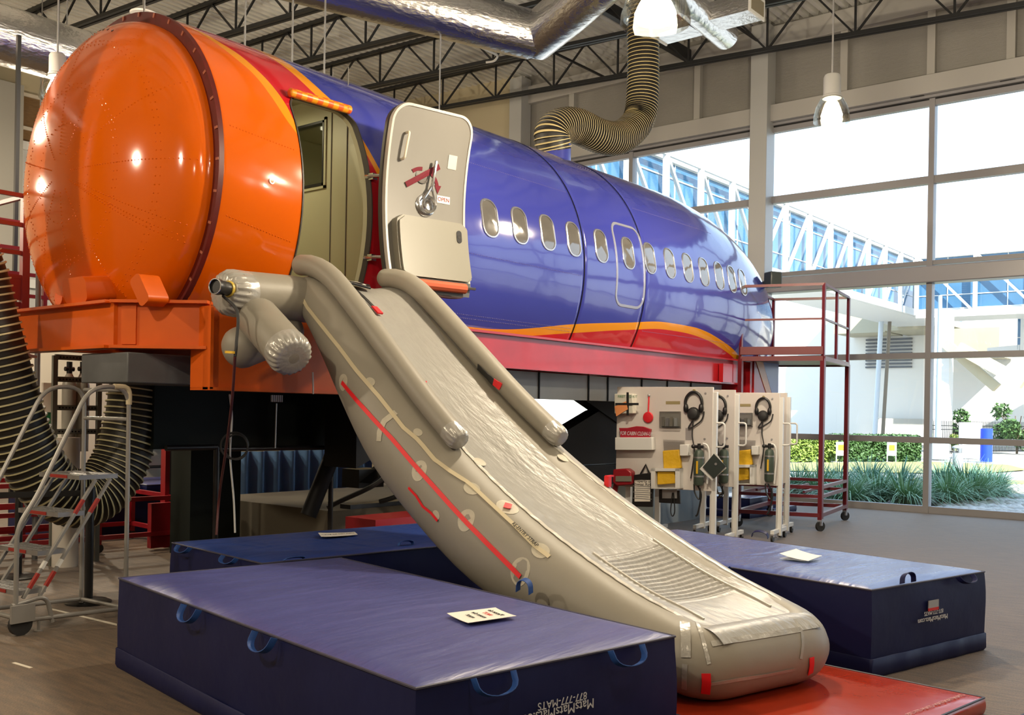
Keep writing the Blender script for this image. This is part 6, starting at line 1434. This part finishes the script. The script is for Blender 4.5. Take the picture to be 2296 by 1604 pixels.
spots = [(1835, 1112, .9, 'leftmost'), (1880, 1100, .85, 'back left'), (1900, 1128, .8, 'front left'), (1945, 1098, .9, 'back left centre'), (1965, 1122, .85, 'front left centre'), (2015, 1100, .85, 'back, just left of the middle mullion'), (2030, 1130, .8, 'front, just left of the middle mullion'), (2110, 1098, .9, 'back, just right of the middle mullion'), (2125, 1125, .8, 'front, just right of the middle mullion'), (2165, 1100, .9, 'back right centre'), (2180, 1120, .85, 'front right centre'), (2215, 1100, .8, 'rightmost in the back row'), (2230, 1112, .7, 'rightmost, next to the pebbles'), (1790, 1105, .8, 'behind the red work platform')]
for i, (px, py, s_, w_) in enumerate(spots):
    p = at(px, py + 8, Z=-.1); clump(p.x, p.y, s_ * 1.25, 420, m_leaf if i % 2 else m_leaf2, 'strap-leaved green plant outside the glass, ' + w_)
# hedges
def leafy(pts, n, size, mat_, nm, label, cat, group=None, kind=None, wood=None):
    "pts: function giving a random point in the crown"
    t = MB()
    for k in range(n):
        c = pts(); u = V((rnd.uniform(-1, 1), rnd.uniform(-1, 1), rnd.uniform(-1, 1))).normalized(); w = u.orthogonal().normalized(); s_ = size * rnd.uniform(.6, 1.3); t.add([c - u * s_, c + w * s_ * .5, c + u * s_, c - w * s_ * .5], [(0, 1, 2, 3)])
    o = t.build(nm, mat_, flat=True); return tag(o, label, cat, group, kind)
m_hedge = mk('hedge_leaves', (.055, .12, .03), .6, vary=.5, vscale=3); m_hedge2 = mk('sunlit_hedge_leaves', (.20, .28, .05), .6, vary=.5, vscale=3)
def hedge(px0, px1, ybase, h, d, m_, label):
    a, b = at(px0, ybase, Z=-.1), at(px1, ybase, Z=-.1); n_ = (b - a).cross(V((0, 0, 1))).normalized(); 
    if n_.dot(a) < 0: n_ = -n_
    t = empty('hedge', (a + b) / 2, label, 'hedge', 'clipped hedges outside'); mb = MB(); mb.prism([a, b, b + n_ * d, a + n_ * d], (0, 0, h - .05)); mb.build('hedge_core', m_hedge, t)
    t2 = MB()
    for k in range(2600):
        f = rnd.random(); g = rnd.random()
        c = a.lerp(b, f) + (V((0, 0, h * g)) - n_ * .03 if rnd.random() < .75 else V((0, 0, h)) + n_ * d * g) + V((rnd.uniform(-.05, .05), rnd.uniform(-.05, .05), rnd.uniform(-.04, .05)))
        u = V((rnd.uniform(-1, 1), rnd.uniform(-1, 1), rnd.uniform(-1, 1))).normalized(); w = u.orthogonal().normalized(); s_ = .09 * rnd.uniform(.6, 1.3); t2.add([c - u * s_, c + w * s_ * .6, c + u * s_, c - w * s_ * .6], [(0, 1, 2, 3)])
    t2.build('leaves', m_, t, flat=True)['kind'] = 'stuff'
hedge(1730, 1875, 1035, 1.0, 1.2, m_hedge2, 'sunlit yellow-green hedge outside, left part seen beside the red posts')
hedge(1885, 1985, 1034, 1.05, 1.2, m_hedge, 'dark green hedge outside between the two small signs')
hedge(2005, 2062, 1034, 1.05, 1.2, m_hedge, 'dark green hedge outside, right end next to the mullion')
for px, lb in ((1885, 'small white sign with a yellow label standing by the left hedge'), (1999, 'small white sign with a yellow label standing between the dark hedges')):
    a = at(px, 1030, Z=0.0) * .985; a.z = .0; t = empty('hedge_sign', a, lb, 'sign', 'small signs in the hedge'); s_ = V((SA, -CA, 0)); n_ = V((-CA, -SA, 0))
    mb = MB(); mb.obox(a + V((0, 0, .45)), s_ * .20, n_ * .01, V((0, 0, .28))); mb.build('sign_plate', m_whitem, t); mb = MB(); mb.obox(a + V((0, 0, .50)) + n_ * .012, s_ * .12, n_ * .003, V((0, 0, .12))); mb.build('yellow_label', m_yellow, t)
    for k in (-1, 1): mb = MB(); mb.bar(a + s_ * .18 * k + V((0, 0, -.1)), a + s_ * .18 * k + V((0, 0, .6)), .03); mb.build('sign_leg', m_whitem, t)
# bushes and trees
def bush(px, pyb, pyt, wpx, m_, label, n=900, nm='bush', dist=None):
    b = at(px, pyb, Z=-.1); f_ = b.x * CA + b.y * SA; h = (pyb - pyt) / FPX * f_; w = wpx / FPX * f_ / 2
    t = empty(nm, b, label, 'tree' if 'tree' in nm else 'bush', 'bushes outside'); mb = MB(); mb.tube([b, b + V((0, 0, h * .5))], .06, 8); 
    for k in range(5): a = rnd.random() * 6.28; mb.tube([b + V((0, 0, h * .3)), b + V((math.cos(a) * w * .6, math.sin(a) * w * .6, h * .75))], .025, 6)
    mb.build('branches', m_soil, t)
    t2 = MB(); blobs = [(V((rnd.uniform(-.7, .7) * w, rnd.uniform(-.7, .7) * w, h * rnd.uniform(.25, .85))), w * rnd.uniform(.3, .5)) for _ in range(9)]
    for k in range(n):
        bc, br = rnd.choice(blobs); u0 = V((rnd.gauss(0, 1), rnd.gauss(0, 1), rnd.gauss(0, 1))).normalized(); c = b + bc + u0 * br * rnd.uniform(.5, 1)
        u = V((rnd.uniform(-1, 1), rnd.uniform(-1, 1), rnd.uniform(-1, 1))).normalized(); w2 = u.orthogonal().normalized(); s_ = .085 * rnd.uniform(.7, 1.4) * f_ / 40; t2.add([c - u * s_, c + w2 * s_ * .6, c + u * s_, c - w2 * s_ * .6], [(0, 1, 2, 3)])
    t2.build('foliage', m_, t, flat=True)['kind'] = 'stuff'
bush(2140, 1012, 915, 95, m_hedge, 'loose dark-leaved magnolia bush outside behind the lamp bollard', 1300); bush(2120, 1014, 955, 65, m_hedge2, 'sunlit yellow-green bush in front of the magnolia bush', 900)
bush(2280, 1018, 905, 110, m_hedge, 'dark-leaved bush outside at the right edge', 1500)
bush(2222, 975, 918, 90, m_hedge2, 'small sunlit tree far outside above the blue post', 700, 'far_tree')
# bollard, blue post, light pole
t = empty('lamp_bollard', at(2147, 1072, Z=-.1), 'grey round lamp bollard outside beyond the plants', 'bollard'); b = at(2147, 1072, Z=-.1)
mb = MB(); mb.lathe([(.15, 0), (.15, .78)], b, seg=24); mb.build('shaft', m_palegrey, t); mb = MB(); mb.lathe([(.13, .78), (.13, .93)], b, seg=24); mb.build('lamp_glass', m_clear, t); mb = MB(); mb.lathe([(.17, .93), (.17, .97), (.08, 1.02)], b, seg=24); mb.build('cap', m_palegrey, t)
b = at(2211, 1036, Z=-.1); mb = MB(); mb.lathe([(.25, 0), (.25, 1.45)], b, seg=28); tag(mb.build('blue_post', mk('bright_blue_paint', (.01, .05, .55), .4)), 'thick bright blue round post outside at the right', 'post')
b = at(2192, 1030, Z=-.1); mb = MB(); s_ = V((SA, -CA, 0)); mb.obox(b + V((0, 0, .85)) + V((CA, SA, 0)) * .8, s_ * .45, V((CA, SA, 0)) * .2, V((0, 0, .85))); tag(mb.build('white_block', m_whitem), 'blown-out white pillar just left of the blue post', 'pillar')
b = at(2102, 1030, Z=-.1); mb = MB(); t = empty('street_light_pole', b, 'blue grey street light pole on a round concrete base outside', 'light pole'); mb.lathe([(.50, 0), (.50, .72)], b, seg=24); mb.build('concrete_base', m_palegrey, t); mb = MB(); mb.lathe([(.13, .7), (.09, 7.5)], b, seg=16); mb.build('pole', mk('blue_grey_pole', (.30, .38, .46), .4), t)
b = at(1962, 982, Z=-.1); b = at(1960, 1000, Z=-.1); mb = MB(); mb.tube([b, b + V((.25, -.35, 11))], .16, 12); tag(mb.build('leaning_white_pole', mk('white_blue_pole', (.50, .56, .62), .4)), 'tall slightly leaning pale blue pole outside left of the mullion', 'pole')
mb = MB(); b2 = b + V((.35, -.4, 0)); mb.tube([b2, b2 + V((.25, -.4, 11))], .12, 12); tag(mb.build('brown_pole', mk('brown_pole_paint', (.18, .15, .11), .5)), 'dark brown pole standing right beside the leaning pale pole', 'pole')
# black railing fence
fa, fb = at(2080, 1020, Z=-.1), at(2296, 1012, Z=-.1)
t = empty('iron_fence', (fa + fb) / 2, 'dark iron picket fence outside behind the bushes', 'fence'); 
for z in (1.3, 1.5, .15): mb = MB(); mb.bar(fa + V((0, 0, z)), fb + V((2, -3, z)), .04); mb.build('fence_rail', m_black, t)
mb = MB()
for k in range(60): p = fa.lerp(fb, k / 60); mb.bar(p, p + V((0, 0, 1.75)), .025)
o = mb.build('fence_pickets', m_black, t); o['kind'] = 'stuff'
# far building (sunlit, pale)
m_bld = mk('white_sunlit_building', (.78, .75, .68), .8); m_bld2 = mk('tan_concrete_building', (.42, .38, .27), .8, vary=.2, vscale=.4); m_blueg = mk('blue_tinted_glass', (.055, .15, .27), .12, vary=.3, vscale=.5, coat=.3)
t = empty('terminal_building', (77, 30, 0), 'overexposed pale terminal building beyond the hedge', 'building')
mb = MB(); mb.box(76, 77, 0, 90, -.2, 10); mb.build('main_wall', m_bld, t)
mb = MB(); mb.box(72, 75.9, at(1985, 700, X=72).y, at(1870, 700, X=72).y, at(1985, 745, X=72).z, at(1985, 640, X=72).z); mb.box(71, 75.9, at(2085, 700, X=71).y, at(1985, 700, X=71).y, at(2040, 740, X=71).z, at(2040, 690, X=71).z); mb.box(72, 75.9, at(2240, 780, X=72).y, at(2120, 780, X=72).y, at(2200, 800, X=72).z, at(2200, 735, X=72).z); mb.build('concrete_bay', m_bld2, t)
mb = MB(); a = at(2045, 758, X=75.9); 
for k in range(9): mb.box(75.8, 76, a.y, a.y + 3.4, a.z - .26 * k - .12, a.z - .26 * k)
mb.build('wall_louvre', m_dgray, t)['kind'] = 'stuff'
mb = MB(); a = at(1965, 950, X=75.5); mb.box(75.3, 75.5, a.y - 5.2, a.y, -.2, a.z + .4); mb.build('low_fence_wall', m_conc, t)
# skybridges
def bridge(label, org, du, n, bay, z0, z1, dep, cat='skybridge', flip=False):
    t = empty('skybridge', org, label, cat, 'elevated glass walkways'); o = V(org); du = V(du).normalized(); dv = V((-du.y, du.x, 0)); L_ = n * bay
    if dv.dot(o) < 0: dv = -dv
    mw = m_wht
    mb = MB(); mb.obox(o + du * L_ / 2 + dv * (dep / 2 + .3) + V((0, 0, z0 + .1)), du * L_ / 2, dv * dep / 2, V((0, 0, .25))); mb.build('floor_slab', mw, t)
    mb = MB(); mb.obox(o + du * L_ / 2 + dv * (dep / 2 + .3) + V((0, 0, z1 + .05)), du * L_ / 2, dv * dep / 2, V((0, 0, .12))); mb.build('roof_slab', mw, t)
    mb = MB(); mb.obox(o + du * L_ / 2 + dv * .45 + V((0, 0, (z0 + z1) / 2)), du * L_ / 2, dv * .02, V((0, 0, (z1 - z0) / 2 - .1))); mb.build('glass_wall', m_blueg, t)
    mb = MB(); mb.bar(o + V((0, 0, z0)), o + du * L_ + V((0, 0, z0)), .22, .40); mb.build('bottom_chord', mw, t)
    mb = MB(); mb.bar(o + V((0, 0, z1)), o + du * L_ + V((0, 0, z1)), .12, .10); mb.build('top_chord', mw, t)
    for k in range(n + 1):
        p = o + du * bay * k; mb = MB(); mb.bar(p + V((0, 0, z0)), p + V((0, 0, z1)), .20, .20); mb.build('column', mw, t)
        if k < n:
            q = p + du * bay; mb = MB(); s_ = (k < flip) if flip else True
            mb.bar(p + V((0, 0, z1 if s_ else z0)), q + V((0, 0, z0 if s_ else z1)), .13, .13, upv=(1, 0, 0) if abs(du.x) < .5 else (0, 1, 0)); mb.build('diagonal_brace', mw, t)
    mb = MB()
    for k in range(n):
        p = o + du * (bay * (k + .5)) + dv * .42; mb.bar(p + V((0, 0, z0)), p + V((0, 0, z1)), .05)
    for f in (.33, .8): mb.bar(o + dv * .42 + V((0, 0, z0 + (z1 - z0) * f)), o + du * L_ + dv * .42 + V((0, 0, z0 + (z1 - z0) * f)), .05)
    mb.build('glazing_bars', mw, t)['kind'] = 'stuff'
    return t
m_wht = mk('white_bridge_steel', (.62, .62, .60), .5)
bridge('long white steel skybridge with blue glass running away beyond the window wall', (24.9, 19.5, 0), (1, 0, 0), 19, 2.75, 8.3, 11.7, 3.2, flip=6)
mb = MB()
b2o = at(2105, 560, X=60); bridge('upper walkway of white steel crossing behind the right window bay', (60, b2o.y - 18, 0), (0, 1, 0), 6, 3.2, at(2200, 700, X=60).z, at(2200, 565, X=60).z, 3.0, flip=2)
b3 = at(2120, 690, X=70); bridge('lower far walkway with dense white braces at the right', (64, b3.y - 6, 0), V((1, -.9, 0)), 12, 1.9, at(2240, 770, X=66).z - .6, at(2240, 705, X=66).z, 3.0)
mb = MB(); b = at(2113, 1000, X=58); mb.bar((58, b.y, 0), (58, b.y, at(2113, 700, X=58).z), .8); tag(mb.build('white_bridge_pier', m_wht), 'tall white pier under the crossing walkway right of the mullion', 'pier')
mb = MB(); a = at(2150, 780, X=57); mb.bar(a, at(2296, 860, X=57), .6); mb.bar(at(2120, 770, X=57.5), at(2235, 870, X=57.5), .5); tag(mb.build('sloped_stair_soffit', m_bld2), 'sloping tan concrete soffit below the crossing walkway', 'soffit')
